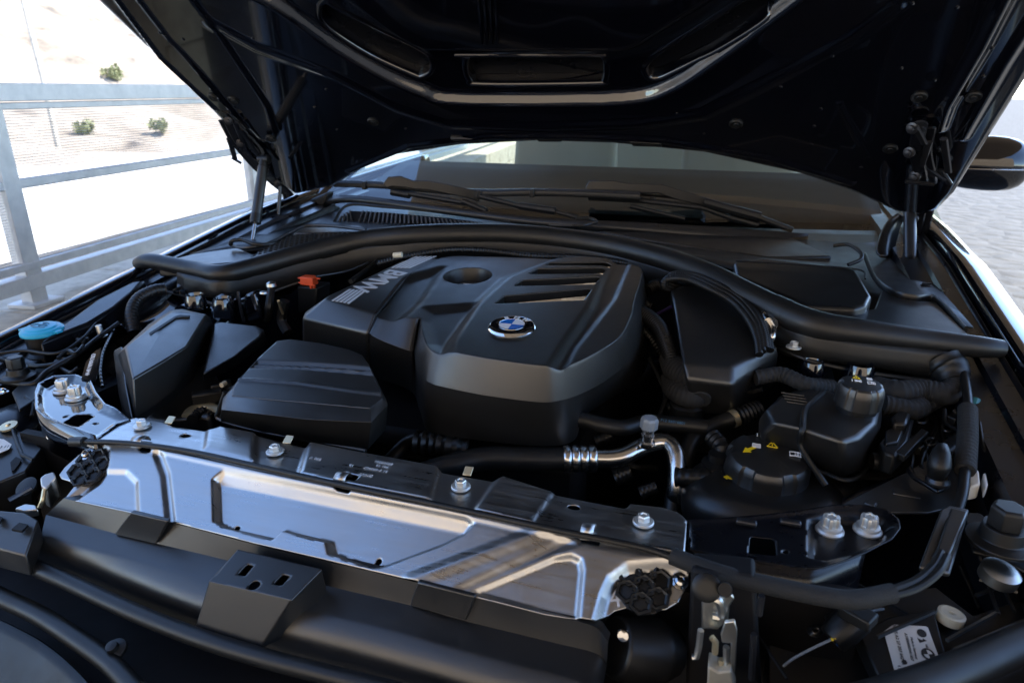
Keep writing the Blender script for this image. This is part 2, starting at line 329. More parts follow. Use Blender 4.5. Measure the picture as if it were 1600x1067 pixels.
# railing with wire mesh
RF = Frame((-2.1, 1.19, 0), (-.125, .992, 0), (.992, .125, 0))
def rz(py, px=100): return RF.uv(px, py)[1]
rail = bpy.data.objects.new('railing', None); COL.objects.link(rail); rail.location = (-2.1, 1.19, .45); RI = Matrix.Translation((2.1, -1.19, -.45))
tag(rail, 'galvanised metal railing with wire mesh panels beside the car', 'railing')
def rput(name, mb, m='galvanised', bevel=.003):
    o = put(name, mb, m, rail, bevel=bevel); o.matrix_parent_inverse = RI; return o
RM = Matrix(((RF.U[0], RF.N[0], 0), (RF.U[1], RF.N[1], 0), (0, 0, 1)))
def rbox(t0, t1, z0, z1, w=.05, off=0): c = RF.at((t0+t1)/2, (z0+z1)/2, off); return MB().box(c, (t1-t0, w, z1-z0), RM)
T0, T1 = -1.6, 9.0; zk = rz(470, 62)
ztop = (rz(157), rz(131)); zsub = (rz(169), rz(157.5)); zmid = (rz(283), rz(270)); zb1 = (rz(404), rz(393)); zb2 = (rz(434), rz(412))
rput('top_rail', rbox(T0, T1, *ztop, w=.07)); rput('upper_rail', rbox(T0, T1, zsub[0], zsub[1]-.003, w=.045)); rput('middle_rail', rbox(T0, T1, *zmid, w=.04)); rput('mesh_rail', rbox(T0, T1, *zb1, w=.035, off=.012)); rput('bottom_rail', rbox(T0, T1, *zb2, w=.06))
t2 = RF.uv(402, 330)[0]
for k, t in enumerate((-.015, t2, 2*t2)): rput('post', rbox(t-.035, t+.035, zk, zsub[0]+.01, w=.052, off=-.004)); rput('base_plate', rbox(t-.07, t+.07, zk-.008, zk+.008, w=.12))
for z0, z1 in ((zmid[1], zsub[0]), (zb1[1], zmid[0])):
    for ta, tb in ((T0, -.05), (.02, t2-.035), (t2+.035, 2*t2-.035)):
        w = MB(); zz = np.arange(z0, z1, .010); tt = np.arange(ta, tb, .010)
        for z in zz: w.add([RF.at(ta, z, -.001), RF.at(tb, z, -.001), RF.at(tb, z+.0024, .0014), RF.at(ta, z+.0024, .0014)], [(0, 1, 2, 3)])
        for t in tt: w.add([RF.at(t, z0, .0012), RF.at(t+.0024, z0, -.001), RF.at(t+.0024, z1, -.001), RF.at(t, z1, .0012)], [(0, 1, 2, 3)])
        rput('wire_mesh', w, bevel=0)['kind'] = 'stuff'
k0 = MB()
kb = [RF.at(T0-1, 0, .28), RF.at(10, 0, .28), RF.at(10, 0, -.3), RF.at(T0-1, 0, -.3)]; z_ = np.array([0, 0, 1.])
kerb = bpy.data.objects.new('kerb_wall', None); COL.objects.link(kerb); kerb.location = tuple(RF.at(0, 0, 0)); KI = Matrix.Translation(-Vector(RF.at(0, 0, 0)))
tag(kerb, 'low pale concrete block wall carrying the metal railing', 'wall')
tt = [-2.6+.62*i for i in range(20)]
for i, (a, b) in enumerate(zip(tt[:-1], tt[1:])):
    for lv in range(2):
        s = .0 if lv else .31; z0 = lv*zk/2+.002; z1 = (lv+1)*zk/2-.004-(.004 if lv else 0)
        o = put('concrete_block', MB().prism([RF.at(a+s+.004, z1, .27), RF.at(b+s-.004, z1, .27), RF.at(b+s-.004, z1, -.27), RF.at(a+s+.004, z1, -.27)], z1-z0), 'concrete', kerb, bevel=.006); o.matrix_parent_inverse = KI
# canopy whose edge is mirrored in the windscreen; it keeps the sun off the car
roof = bpy.data.objects.new('canopy', None); COL.objects.link(roof); roof.location = (2.6, 1.5, 0); FI = Matrix.Translation((-2.6, -1.5, 0))
tag(roof, 'beige plastered canopy roof on columns above the parked car', 'canopy')
def fput(n_, mb, m, **k): o = put(n_, mb, m, roof, **k); o.matrix_parent_inverse = FI; return o
RX0, RX1, RY0, RY1 = -1.7, 3.0, .75, 9.0
fput('ceiling_slab', MB().box(((RX0+RX1)/2, (RY0+RY1)/2, 3.13), (RX1-RX0, RY1-RY0, .25)), 'ceiling_plaster', bevel=.01)
for y in (2.2, 3.9, 5.6): fput('ceiling_beam', MB().box(((RX0+RX1)/2, y, 2.97), (RX1-RX0-.1, .07, .075)), 'ceiling_plaster', bevel=.008)
for x, y in ((-.6, 6.6), (.8, 6.6), (-.6, 8.7), (.8, 8.7)): fput('column', MB().box((x, y, 1.502), (.24, .24, 3.0)), 'concrete', bevel=.01)
fput('ceiling_slab', MB().box((1.1, -1.475, 3.13), (3.8, 4.43, .25)), 'ceiling_plaster', bevel=.01)
fput('bounce_wall', MB().box((1.5, -9.0, 3.5), (18, .25, 7.0)), 'ceiling_plaster', bevel=.01)  # unseen wall added behind the camera to give front faces brown light
# ================================================================ CAR: body shell
def zf(y): return float(np.interp(y, [-.35, -.1, .147, .525, .86, 1.14, 1.9], [.69, .765, .824, .88, .93, .951, .985]))
def fender(s):
    ys = np.linspace(-.30, 1.95, 46); mb = MB(); pr = []
    for y in ys:
        z = zf(y); w = .805 if y > .1 else .805-.35*(.1-y)**1.3
        P = [(w-.010, z-.05), (w-.006, z-.008), (w, z), (w+.012, z+.001), (w+.05, z-.012), (w+.09, z-.05), (w+.105, z-.13), (w+.11, z-.3), (w+.10, z-.6)]
        pr.append([np.array((s*x, y, zz)) for x, zz in P])
    mb.loft(pr, False, False, closed=False); o = put('front_wing', mb, 'paint', smooth=50, solid=.0012)
    ch = MB(); rows = []
    for y in np.linspace(-.02, 1.62, 34):
        z = zf(y); P = [(.790, z-.012), (.786, z-.020), (.762, z-.022), (.758, z-.030), (.722, z-.032), (.716, z-.045), (.714, z-.07)]
        rows.append([np.array((s*x, y, zz)) for x, zz in P])
    ch.loft(rows, False, False, closed=False); put('wing_well', MB().loft([[np.array((s*x, y, zf(y)-zz)) for x, zz in ((.717, .06), (.705, .12), (.70, .42))] for y in np.linspace(-.02, 1.62, 20)], False, False, closed=False), 'bay_dark', solid=.001)
    c = put('wing_flange', ch, 'paint_matt', smooth=40, solid=.0012)
    return o, c
WL, FL = fender(-1); WR, FR_ = fender(1)
clipm = meshdata('wing_clip', MB().lathe((0, 0, 0), [(.011, -.004), (.011, .002), (.006, .004), (.002, .004)], 14).box((0, 0, .005), (.016, .003, .003)), 'plastic_dark')
for s, pr, L in ((1, FR_, ((1458, 389), (1465, 402), (1497, 450), (1508, 472))), (-1, FL, ((312, 377), (340, 366)))):
    for px, py in L:
        p = aX(px, py, s*.74); y = p[1]; inst(clipm, (s*.742, y, zf(y)-.0285), pr, rz=.4)
# dark well of the engine bay
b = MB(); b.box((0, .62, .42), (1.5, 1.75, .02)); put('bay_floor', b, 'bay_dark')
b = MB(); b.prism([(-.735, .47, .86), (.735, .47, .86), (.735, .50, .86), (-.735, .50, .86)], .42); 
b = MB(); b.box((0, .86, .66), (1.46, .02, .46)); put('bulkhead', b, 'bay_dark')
# strut tower pressings on both sides
for s in (-1, 1):
    rows = []
    for x, zz in ((.725, -.03), (.70, -.045), (.60, -.055), (.56, -.075), (.545, -.30)):
        rows.append([np.array((s*x, y, zf(.45)+zz-(.035 if s > 0 else .012)-(.16*max(0, ((.22 if s < 0 else .40)-y)/.3))-.018*math.cos((y-.36)*22))) for y in np.linspace(.30, .84, 12)])
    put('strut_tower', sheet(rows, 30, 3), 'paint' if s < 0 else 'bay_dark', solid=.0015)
# inner wing shelves at the front corners
for s, dz in ((-1, -.022), (1, -.085)):
    mb = sheet([[(s*.735, y, zf(y)-.05+dz-.02*math.sin(y*14)) for y in np.linspace(-.05, .30, 8)], [(s*.66, y, .775+dz+.012*math.sin(y*17+1)) for y in np.linspace(-.05, .30, 8)], [(s*.575, y, .765+dz*1.6+.01*math.sin(y*9)) for y in np.linspace(-.05, .30, 8)], [(s*.56, y, .55) for y in np.linspace(-.05, .30, 8)]], 30, 4)
    put('inner_wing', mb, 'paint_matt', solid=.0015)
# ---------------------------------------------------------------- bonnet
HA = R_(38); HF = Frame((0, 1.0, 1.0), (1, 0, 0), (0, -math.sin(HA), -math.cos(HA)))
out = HF.uvs([(462, 305), (520, 292), (565, 265), (620, 243), (720, 228), (840, 222), (960, 226), (1100, 240), (1250, 273), (1330, 300), (1400, 332), (1440, 338), (1465, 328), (1490, 303), (1545, 215), (1600, 128)])
e0 = HF.uv(150, 0); eh = HF.uv(345, 188)
sg = 1 if e0[1] > eh[1] else -1
front = [(.775, e0[1]+sg*.35), (.70, e0[1]+sg*.62), (.40, e0[1]+sg*.70), (-.40, e0[1]+sg*.70), (-.70, e0[1]+sg*.62), (-.79, e0[1]+sg*.35)]
out = out+front+[e0, eh, HF.uv(402, 262)]
A_ = HF.uvs
rib = A_([(300, -60), (400, 22), (480, 72), (560, 112), (650, 152), (700, 167), (850, 170), (985, 166), (1050, 148), (1130, 98), (1200, 50), (1270, -5), (1330, -60)])
arch = ring(A_([(240, -120), (300, -55), (360, -20), (430, 12), (520, 75), (600, 122), (660, 148), (700, 160), (850, 162), (985, 158), (1050, 138), (1120, 92), (1190, 40), (1260, -15), (1340, -90), (1300, -150), (1180, -45), (1100, 12), (1020, 62), (985, 82), (940, 86), (700, 84), (655, 80), (600, 50), (520, -10), (460, -60), (400, -120)]), 140)
pkL = ring(A_([(497, 28), (505, 20), (520, 28), (590, 62), (652, 92), (668, 108), (668, 124), (655, 133), (640, 130), (570, 98), (505, 55)]), 90)
pkC = ring(A_([(728, 106), (738, 102), (920, 101), (938, 106), (942, 120), (940, 140), (925, 145), (750, 146), (732, 140), (726, 122)]), 90)
pkR = ring(A_([(1008, 120), (1030, 98), (1090, 62), (1160, 18), (1180, 8), (1198, 14), (1200, 28), (1190, 42), (1110, 96), (1045, 130), (1022, 138), (1010, 134)]), 90)
side_l = A_([(205, -20), (262, 55), (330, 130), (385, 195)]); side_r = A_([(1580, -20), (1535, 70), (1480, 165), (1468, 200)])
edge2l = A_([(175, -10), (250, 90), (335, 170)]); edge2r = A_([(1640, -10), (1570, 100), (1505, 215)])
rear = A_([(545, 268), (640, 228), (760, 214), (900, 213), (1040, 220), (1200, 246), (1330, 286)])
fin = A_([(1310, 160), (1355, 245)]); fin2 = A_([(1310, 160), (1285, 210)])
sidepanel = A_([(290, -20), (350, 60), (420, 165), (432, 205), (425, 222), (405, 215), (345, 150), (255, 40), (210, -20)])
curve2 = A_([(330, 35), (400, 75), (520, 118), (620, 170), (700, 195), (850, 200), (1000, 195), (1100, 180), (1220, 120), (1330, 60), (1400, 10)])
def hh(P):
    h = boss(P, arch, -.020, .019)
    h += groove(P, side_l, .010, .012)+groove(P, side_r, .010, .016)+groove(P, edge2l, .005, .008)+groove(P, edge2r, .006, .012)+groove(P, rear, .006, .012)
    h += groove(P, fin, .0025, .006)+groove(P, fin2, .0025, .006)+boss(P, sidepanel, .006, .012)+groove(P, curve2, .004, .02)
    sd = sdp(P, out)[0]; h += -.004*sstep(1+sd/.010)                       # rolled hem towards the edge
    return h
hood = relief('bonnet', HF, out, hh, .0035, ['paint'], holes=[pkL, pkC, pkR], solid=.022, smooth=50, label='raised bonnet seen from below, glossy dark blue with pressed stiffening ribs')
for pk in (pkL, pkC, pkR):                     # pressed pockets: rolled rim, wall and floor
    rg = []
    for k, dh in ((-.009, .0004), (-.004, .0030), (0, .0026), (.003, -.001), (.004, -.006), (.0045, -.022)):
        q = inset(pk, k); base = np.array(hh(np.array(pk))); rg.append([HF.at(u, v_, float(h_)+dh) for (u, v_), h_ in zip(q, base)])
    put('bonnet_pocket', MB().loft(rg, False, False), 'paint', hood, smooth=60); put('pocket_floor', MB().add(rg[-1], [tuple(range(len(rg[-1])))]), 'paint_matt', hood)
# centre field of the bonnet with two beads
for k in range(4):
    put('bonnet_bead', MB().tube([HF.at(*HF.uv(748+9*k, -6), .004), HF.at(*HF.uv(754+8*k, 66), .004)], .0022, 8), 'paint', hood)
put('bonnet_lip', MB().tube([HF.at(*HF.uv(x, 83), .006) for x in (712, 800, 948)], .003, 8), 'paint', hood)
bufm = meshdata('rubber_buffer', MB().lathe((0, 0, 0), [(.0125, -.002), (.0130, .002), (.0110, .0042), (.008, .0032), (.0055, .0028), (.0048, .005), (.001, .0052)], 22), 'rubber')
rotH = Matrix(((HF.U[0], HF.V[0], HF.N[0]), (HF.U[1], HF.V[1], HF.N[1]), (HF.U[2], HF.V[2], HF.N[2]))).to_euler()
for px, py in ((583, 190), (1150, 193), (334, 152), (366, 153), (1436, 151), (1521, 151), (1391, 232), (425, 213)):
    uvp = HF.uv(px, py); hv = float(hh(np.array([uvp]))[0]); inst(bufm, tuple(HF.at(*uvp, hv)), hood, rz=tuple(rotH))
rivm = meshdata('rivet', MB().lathe((0, 0, 0), [(.0035, -.001), (.0035, .0008), (.002, .002), (.0004, .0022)], 10), 'paint')
for px, py in ((1300, 88), (1220, 137), (1282, 171), (1272, 198), (1268, 227), (1345, 262), (1495, 12), (1550, 75), (1425, 6), (1408, 107), (1460, 126), (1536, 120), (510, 140), (492, 168), (527, 203), (634, 202), (1058, 178), (1100, 210), (395, 60), (250, 52), (288, 58)):
    uvp = HF.uv(px, py); hv = float(hh(np.array([uvp]))[0]); inst(rivm, tuple(HF.at(*uvp, hv)), hood, rz=tuple(rotH))
# slots in the rear hem of the bonnet
for q in ([(704, 214), (748, 215), (750, 221), (716, 222)], [(836, 213), (880, 214), (878, 219), (843, 219)], [(984, 219), (1032, 222), (1034, 227), (990, 226)]):
    put('seal_tab', MB().prism([HF.at(*HF.uv(*p), .005) for p in q], tuple(-HF.N*.006)), 'plastic', hood, bevel=.0008)
# hinges
def hinge(s, pts, cx):
    root = MB()
    P = [np.array(p) for p in pts]
    for off, w in ((0, .012), (.018, .008)):
        root.tube([p+np.array((off*s, 0, 0)) for p in P], w, 8, smooth=True, flat=(1, .45))
    o = put('bonnet_hinge', root, 'paint_matt', label=None)
    for i, p in enumerate(P[:-1]):
        q = MB().lathe(p+np.array((-.012*s, -.012, 0)), [(.010, 0), (.010, .006), (.006, .007), (.006, .014), (.001, .015)], 12, axis=(-.5*s, -.8, -.2)); put('hinge_bolt', q, 'steel_dark', o)
    return o
hl = hinge(-1, [HF.at(*HF.uv(358, 182), .012), HF.at(*HF.uv(378, 212), .02), HF.at(*HF.uv(410, 250), .022), aY(432, 285, 1.03), aY(455, 310, 1.10), aY(440, 345, 1.14)], -.8)
hr = hinge(1, [HF.at(*HF.uv(1437, 190), .012), HF.at(*HF.uv(1432, 222), .02), HF.at(*HF.uv(1440, 260), .02), aY(1442, 300, 1.02), aY(1436, 340, 1.06), aY(1425, 380, 1.08)], .8)
for o, L in ((hl, ((372, 180, 388, 215), (380, 190, 430, 262), (362, 205, 372, 235), (366, 235, 382, 242), (390, 228, 425, 250))), (hr, ((1430, 180, 1445, 205), (1475, 200, 1482, 250), (1440, 240, 1475, 262), (1452, 205, 1440, 240), (1470, 250, 1484, 268), (1415, 268, 1460, 270)))):
    for a0, b0, a1, b1 in L:
        p0, p1 = HF.at(*HF.uv(a0, b0), .022), HF.at(*HF.uv(a1, b1), .026); put('hinge_arm', MB().tube([p0, p1], .0065, 8, flat=(1, .6)), 'steel_dark' if a0 > 1000 else 'paint_matt', o)
if True:
    o = hr
    for k, r in enumerate((.013, .010, .007)): put('spring_coil', MB().lathe(HF.at(*HF.uv(1437, 186+4*k), .012), [(r, 0), (r, .004+.004*k), (r*.6, .005+.004*k)], 18, axis=HF.N), 'steel_dark', o)
# corner of the bonnet hem by the left hinge
# gas struts
def strut(pt, pm, pb, ring=None, r=.0125):
    pt, pm, pb = map(np.array, (pt, pm, pb)); o = put('gas_strut', MB().tube([pt, pm], r, 20, smooth=False), 'strut_body', label=None, bevel=.0015); ax = pm-pt; L = np.linalg.norm(ax); ax /= L
    put('strut_rod', MB().tube([pm-ax*.01, pb], r*.36, 12, smooth=False), 'rod', o)
    put('strut_socket', MB().tube([pt-ax*.03, pt+ax*.012], r*.86, 14, smooth=False).lathe(pt-ax*.022, [(r*.9, -r*1.2), (r*.9, r*1.2)], 14, axis=(1, 0, 0)), 'plastic_dark', o, bevel=.002)
    put('strut_collar', MB().tube([pm-ax*.022, pm+ax*.002], r*1.06, 20, smooth=False), 'plastic_dark', o)
    put('ball_joint', MB().lathe(pb, [(.004, -.012), (.008, -.006), (.008, .004), (.004, .008)], 12), 'steel_dark', o)
    if ring: put('paint_ring', MB().tube([pt+ax*L*ring, pt+ax*(L*ring+.003)], r*1.012, 20, smooth=False), 'print_blue', o)
    return o
strut(aX(411, 262, -.735), aX(399, 348, -.725), aX(393, 384, -.72))
strut(aX(1421, 292, .755), aX(1422.5, 418, .745), aX(1423, 462, .74), ring=.19)
put('hinge_rod', MB().tube([aX(438, 292, -.78), aX(434, 350, -.78)], .005, 10), 'strut_body')
# ---------------------------------------------------------------- windscreen and cabin behind it
WA = R_(28); WF = Frame((0, 1.10, .925), (1, 0, 0), (0, -math.sin(WA), math.cos(WA)))
rows = []
for v in np.linspace(-.10, 1.05, 12): rows.append([WF.at(x, v+.30*x*x*.8-.04, -.22*x*x*.12) for x in np.linspace(-.84+.14*v, .84-.14*v, 17)])
ws = put('windscreen', sheet(rows, 40, 2), 'glass', smooth=60)
procmat('cabin_light', [(.34, .32, .25), (.42, .40, .33)], 2, .8, (.1, .01)); procmat('dash_dark', [(.012, .012, .013), (.02, .02, .02)], 30, .7, (.2, .002))
put('dashboard', sheet([[(x, 1.20+.12*x*x, .915) for x in np.linspace(-.75, .75, 9)], [(x, 1.45+.1*x*x, .968) for x in np.linspace(-.75, .75, 9)], [(x, 1.62, .985) for x in np.linspace(-.75, .75, 9)], [(x, 1.70, .96) for x in np.linspace(-.75, .75, 9)], [(x, 1.72, .70) for x in np.linspace(-.75, .75, 9)]], 30, 4), 'dash_dark', solid=.004)
for x in (-.38, .38):
    put('front_seat', MB().prism([(x-.24, 2.50, 1.08), (x+.24, 2.50, 1.08), (x+.22, 2.62, 1.16), (x-.22, 2.62, 1.16)], [(x-.25, 2.40, .45), (x+.25, 2.40, .45), (x+.25, 2.55, .45), (x-.25, 2.55, .45)]), 'cabin_light', bevel=.04, seg=4)
    put('headrest', MB().box((x, 2.58, 1.24), (.26, .09, .18)), 'cabin_light', bevel=.03, seg=3)
put('rear_bench', MB().prism([(-.62, 3.2, 1.10), (.62, 3.2, 1.10), (.60, 3.32, 1.14), (-.60, 3.32, 1.14)], .7), 'cabin_light', bevel=.03)
put('cabin_floor', MB().box((0, 2.6, .43), (1.5, 1.9, .03)), 'dash_dark')
for s in (-1, 1): put('windscreen_pillar', MB().tube([(s*.80, 1.14, .925), (s*.77, 1.34, 1.02), (s*.70, 1.75, 1.25), (s*.64, 2.08, 1.425)], [.012, .03, .035, .035], 12, flat=(1.2, .8)), 'paint')
# scuttle edge under the glass and plastic cowl
def strip(name, top_, bot, m, n=40, mm=1, solid=.003, parent=CAR, label=None): return put(name, sheet([top_, bot], n, mm), m, parent, solid=solid, label=label)
put('cabin_roof', sheet([[(x, y, 1.43-.05*x*x) for x in np.linspace(-.62, .62, 7)] for y in (1.98, 2.6, 3.4, 3.9)], 12, 3), 'paint', solid=.02)
# ---------------------------------------------------------------- cowl
def ybeam(x): return .50+.36*math.exp(-(abs((x+.05)/.58))**3.2)
xs = np.linspace(-.76, .76, 25)
cowl = put('cowl_panel', sheet([[(x, ybeam(x)+.015, .885+.02*math.exp(-(x/.5)**4)) for x in xs], [(x, .98+.06*x*x, .895) for x in xs], [(x, 1.10+.16*x*x, .912) for x in xs]], 40, 4), 'plastic_dark', solid=.003)
# edge of the windscreen apron: dark strip along the glass
put('apron_strip', sheet([[aY(*p, y) for p, y in (((512, 312), 1.10), ((560, 308), 1.06), ((700, 326), 1.03), ((830, 341), 1.02), ((935, 346), 1.02), ((1100, 354), 1.04), ((1260, 366), 1.10))], [aY(*p, y) for p, y in (((512, 320), 1.09), ((560, 318), 1.05), ((700, 336), 1.02), ((830, 353), 1.01), ((935, 362), 1.01), ((1100, 380), 1.03), ((1258, 412), 1.08))]], 40, 1), 'plastic_fine', solid=.012, label=None)
put('apron_trough', MB().prism([aZ(*p) for p in ((935, 360, .915), (1240, 372, .905), (1300, 400, .90), (1200, 402, .895), (1000, 372, .905))], .03), 'plastic_fine', bevel=.004)
# hexagonal grille and its surround
GF = Frame(aZ(470, 385, .905), (1, 0, 0), (0, -.12, 1)); gq = GF.uvs([(392, 399), (420, 384), (458, 366), (560, 362), (556, 369), (480, 383), (400, 403)]); P_ = .0122; mb = MB()
U0 = np.array(gq); cells = []
for i in range(-40, 60):
    for j in range(-40, 60):
        c = (i*P_+(j % 2)*P_/2, j*P_*.866); cells.append(c)
cells = np.array(cells); inn = sdp(cells, gq)[0] < -.002
for c in cells[inn]:
    o_ = [GF.at(c[0]+P_*.577*math.cos(a), c[1]+P_*.577*math.sin(a), 0) for a in np.linspace(math.pi/6, math.pi/6+2*math.pi, 6, endpoint=False)]
    i_ = [GF.at(c[0]+P_*.43*math.cos(a), c[1]+P_*.43*math.sin(a), 0) for a in np.linspace(math.pi/6, math.pi/6+2*math.pi, 6, endpoint=False)]
    d_ = [p-GF.N*.006 for p in i_]; mb.loft([o_, i_, d_], False, False)
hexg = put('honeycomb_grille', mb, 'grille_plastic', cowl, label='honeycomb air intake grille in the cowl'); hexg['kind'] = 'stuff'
put('grille_well', MB().add([GF.at(*q, -.012) for q in gq], [tuple(range(len(gq)))]), 'bay_dark', cowl)
put('grille_frame', MB().tube([GF.at(*q, .001) for q in GF.uvs([(362, 384), (385, 388), (420, 381), (456, 363), (478, 354), (520, 354), (572, 360)])], .004, 8), 'plastic', cowl)
put('cowl_shelf', MB().prism([aZ(*p, .905) for p in ((459, 364), (482, 352), (560, 352), (582, 360), (562, 362))], .02), 'plastic', cowl, bevel=.003)
put('cowl_corner', MB().prism([aZ(*p) for p in ((245, 411, .885), (300, 397, .888), (345, 391, .89), (372, 387, .895), (396, 397, .897), (392, 408, .892), (330, 413, .888))], .03), 'plastic', cowl, bevel=.004)
put('cowl_hose', MB().tube([aZ(*p) for p in ((360, 382, .905), (363, 376, .915), (378, 375, .915), (400, 382, .908), (425, 381, .905), (455, 368, .905))], .0045, 10), 'rubber', cowl)
# slatted vent
p0 = aY(525, 349, 1.0); VF = Frame(aY(655, 342, 1.0), (1, 0, 0), (0, -.62, .78)); vq = VF.uvs([(524, 349), (546, 326), (600, 328), (700, 337), (792, 349), (788, 354), (650, 350)])
put('vent_tray', MB().add([VF.at(*q, -.010) for q in vq], [tuple(range(len(vq)))]), 'bay_dark', cowl)
put('vent_frame', MB().tube([VF.at(*q, .002) for q in VF.uvs([(520, 352), (543, 322), (600, 324), (700, 333), (798, 347)])], .005, 8, smooth=True, flat=(1, .7)), 'plastic_dark', cowl)
N_ = 38
for k in range(N_):
    t = k/(N_-1); a = VF.uv(541+t*240, 326.5+t*23+max(0, (t-.4))*3); b = VF.uv(529+t*255+ (6 if t > .1 else 0)*min(1, t*5), 347.5+3.8*t)
    if t < .10: a = VF.uv(534+t*150, 337-t*100)
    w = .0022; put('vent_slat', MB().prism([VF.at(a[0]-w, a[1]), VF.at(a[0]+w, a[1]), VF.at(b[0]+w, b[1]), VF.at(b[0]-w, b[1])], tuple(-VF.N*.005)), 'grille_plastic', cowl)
# cowl on the passenger... right side: reservoir lid and smooth shelf
lid = [(1146, 409, .925), (1192, 403, .93), (1300, 414, .928), (1338, 421, .925), (1362, 462, .912), (1354, 476, .907), (1335, 482, .903), (1262, 478, .898), (1200, 456, .90), (1150, 432, .908)]
put('reservoir_lid', MB().prism(Zs(lid), .05), 'plastic_fine', cowl, bevel=.006, seg=3, label='smooth dark lid behind the cowl seal')
put('lid_seam', MB().tube([aZ(*p) for p in ((1150, 408, .9275), (1240, 413, .931), (1340, 421, .927), (1352, 436, .922))], .0016, 6), 'bay_dark', cowl)
put('cowl_shelf', MB().prism(Zs([(1236, 482, .893), (1262, 482, .894), (1335, 487, .893), (1366, 482, .893), (1378, 452, .895), (1402, 464, .893), (1430, 469, .892), (1462, 471, .891), (1508, 518, .884), (1522, 531, .880), (1450, 529, .884), (1360, 517, .887), (1290, 506, .889)]), .02), 'plastic_fine', cowl, bevel=.003, seg=2)
put('cowl_rim', MB().tube([aZ(*p) for p in ((1352, 400, .91), (1362, 425, .905), (1378, 446, .90), (1402, 460, .897), (1430, 466, .895), (1462, 468, .893), (1508, 516, .883))], .0055, 10, flat=(.6, 1.3)), 'plastic_fine', cowl)
put('cowl_scuttle', sheet([[aY(*p, y) for p, y in (((1402, 333), 1.04), ((1386, 346), 1.03), ((1374, 368), 1.0), ((1368, 392), .96), ((1374, 402), .94))], [aY(*p, y) for p, y in (((1412, 338), 1.06), ((1404, 352), 1.06), ((1398, 374), 1.04), ((1394, 394), 1.0), ((1392, 404), .98))]], 24, 1), 'plastic_fine', cowl, solid=.006)
put('scuttle_hose', MB().tube([aZ(*p) for p in ((1302, 384, .925), (1325, 382, .93), (1343, 393, .925), (1345, 405, .915), (1325, 414, .905))], .0038, 10), 'rubber', cowl)
put('scuttle_edge', MB().tube([aZ(*p) for p in ((858, 352, .93), (905, 353, .932), (922, 350, .935), (932, 346, .94), (920, 341, .945), (900, 341, .945))], .004, 8), 'plastic_fine', cowl)
put('pillar_trim', MB().prism([aY(*p, 1.08) for p in ((448, 335), (470, 318), (500, 305), (512, 300), (508, 322), (480, 344), (452, 356))], (0, .04, 0)), 'plastic_dark', cowl, bevel=.008)
# big cowl seal beam
bp = Zs([(215, 412, .88), (235, 408, .89), (300, 420, .885), (345, 428, .885), (400, 417, .89), (470, 398, .905), (560, 378, .925), (640, 369, .94), (720, 366, .945), (800, 367, .945), (880, 374, .94), (960, 386, .935), (1040, 406, .928), (1110, 432, .92), (1170, 463, .91), (1225, 490, .90), (1280, 510, .893), (1360, 522, .887), (1450, 533, .88), (1530, 542, .876), (1566, 545, .874)])
seal = put('cowl_seal', MB().tube(bp, [.012, .016, .017, .019, .021, .022, .0225, .0225, .0225, .0225, .0225, .0225, .0225, .0225, .0225, .023, .023, .021, .018, .016, .013], 20, n=150, flat=(1, 1.0)), 'rubber', label='thick black cowl seal arching across the back of the engine bay')
sp = spline(bp, 90)
put('seal_skirt', sheet([[p+np.array((0, -.012, -.008)) for p in sp[8:86:3]], [p+np.array((0, -.016, -.035)) for p in sp[8:86:3]], [p+np.array((0, -.010, -.052+.010*math.sin(i*.9))) for i, p in enumerate(sp[8:86:3])]], 70, 3), 'rubber', seal, solid=.006)
put('seal_lip', MB().tube([p+np.array((0, -.022, -.056+.004*math.sin(i*.7))) for i, p in enumerate(sp[4:26:2])], .0035, 8), 'rubber', seal)
put('seal_lip', MB().tube([p+np.array((0, -.022, -.052+.002*math.sin(i*.7))) for i, p in enumerate(sp[66:90:2])], .0035, 8), 'rubber', seal)
for i in (24, 66): put('seal_sleeve', MB().tube([sp[i], sp[i+1], sp[i+2]], .0238, 20, cap=False), 'rubber', seal)
for a, b in (((285, 432, .865), (283, 452, .845)), ((1402, 545, .86), (1402, 566, .84))): put('seal_stud', MB().tube([aZ(*a), aZ(*b)], .009, 12), 'plastic', seal); put('stud_washer', MB().lathe(aZ(b[0], b[1], b[2]), [(.016, -.006), (.016, .0), (.010, .002)], 16), 'gloss_black', seal)
# wiring tucked under the seal
put('harness', MB().tube([aZ(*p) for p in ((590, 412, .90), (640, 400, .915), (700, 391, .922), (760, 392, .922), (830, 400, .922), (900, 402, .918), (980, 412, .91), (1040, 430, .90))], .007, 10, ribs=(.006, .0012)), 'plastic_dark')
put('cable_marker', MB().tube([aZ(615, 399, .921), aZ(628, 398, .923)], .0055, 10), 'cream_plastic')
# ---------------------------------------------------------------- wipers (blade, arm head, arm)
def wiper(Y, arm, blade, label):
    o = put('wiper_arm', MB().loft([[aY(x, y, Y+.004*i+dy)+np.array((0, 0, 0)) for x, y, dy in ((a[0], a[1], 0), (a[0], a[1], .022), (a[2], a[3], .03), (a[2], a[3], 0))] for i, a in enumerate(arm)]), 'plastic_fine', bevel=.0025, label=label)
    for (x0, y0), (x1, y1), r in blade['rods']: put('wiper_linkage', MB().tube([aY(x0, y0, Y+.01), aY((x0+x1)/2, (y0+y1)/2, Y+.01), aY(x1, y1, Y+.01)], r, 10), 'plastic_dark', o)
    bl = [aY(x, y, Y+.035) for x, y in blade['line']]
    put('wiper_blade', MB().tube(bl, .006, 8, flat=(.8, 1.3)), 'rubber', o); put('blade_spoiler', MB().tube([p+np.array((0, .004, .008)) for p in bl], .004, 6), 'plastic_fine', o)
    for x, y in blade['clips']: put('blade_clip', MB().box(aY(x, y, Y+.033), (.012, .016, .022)), 'plastic_dark', o, bevel=.002)
    return o
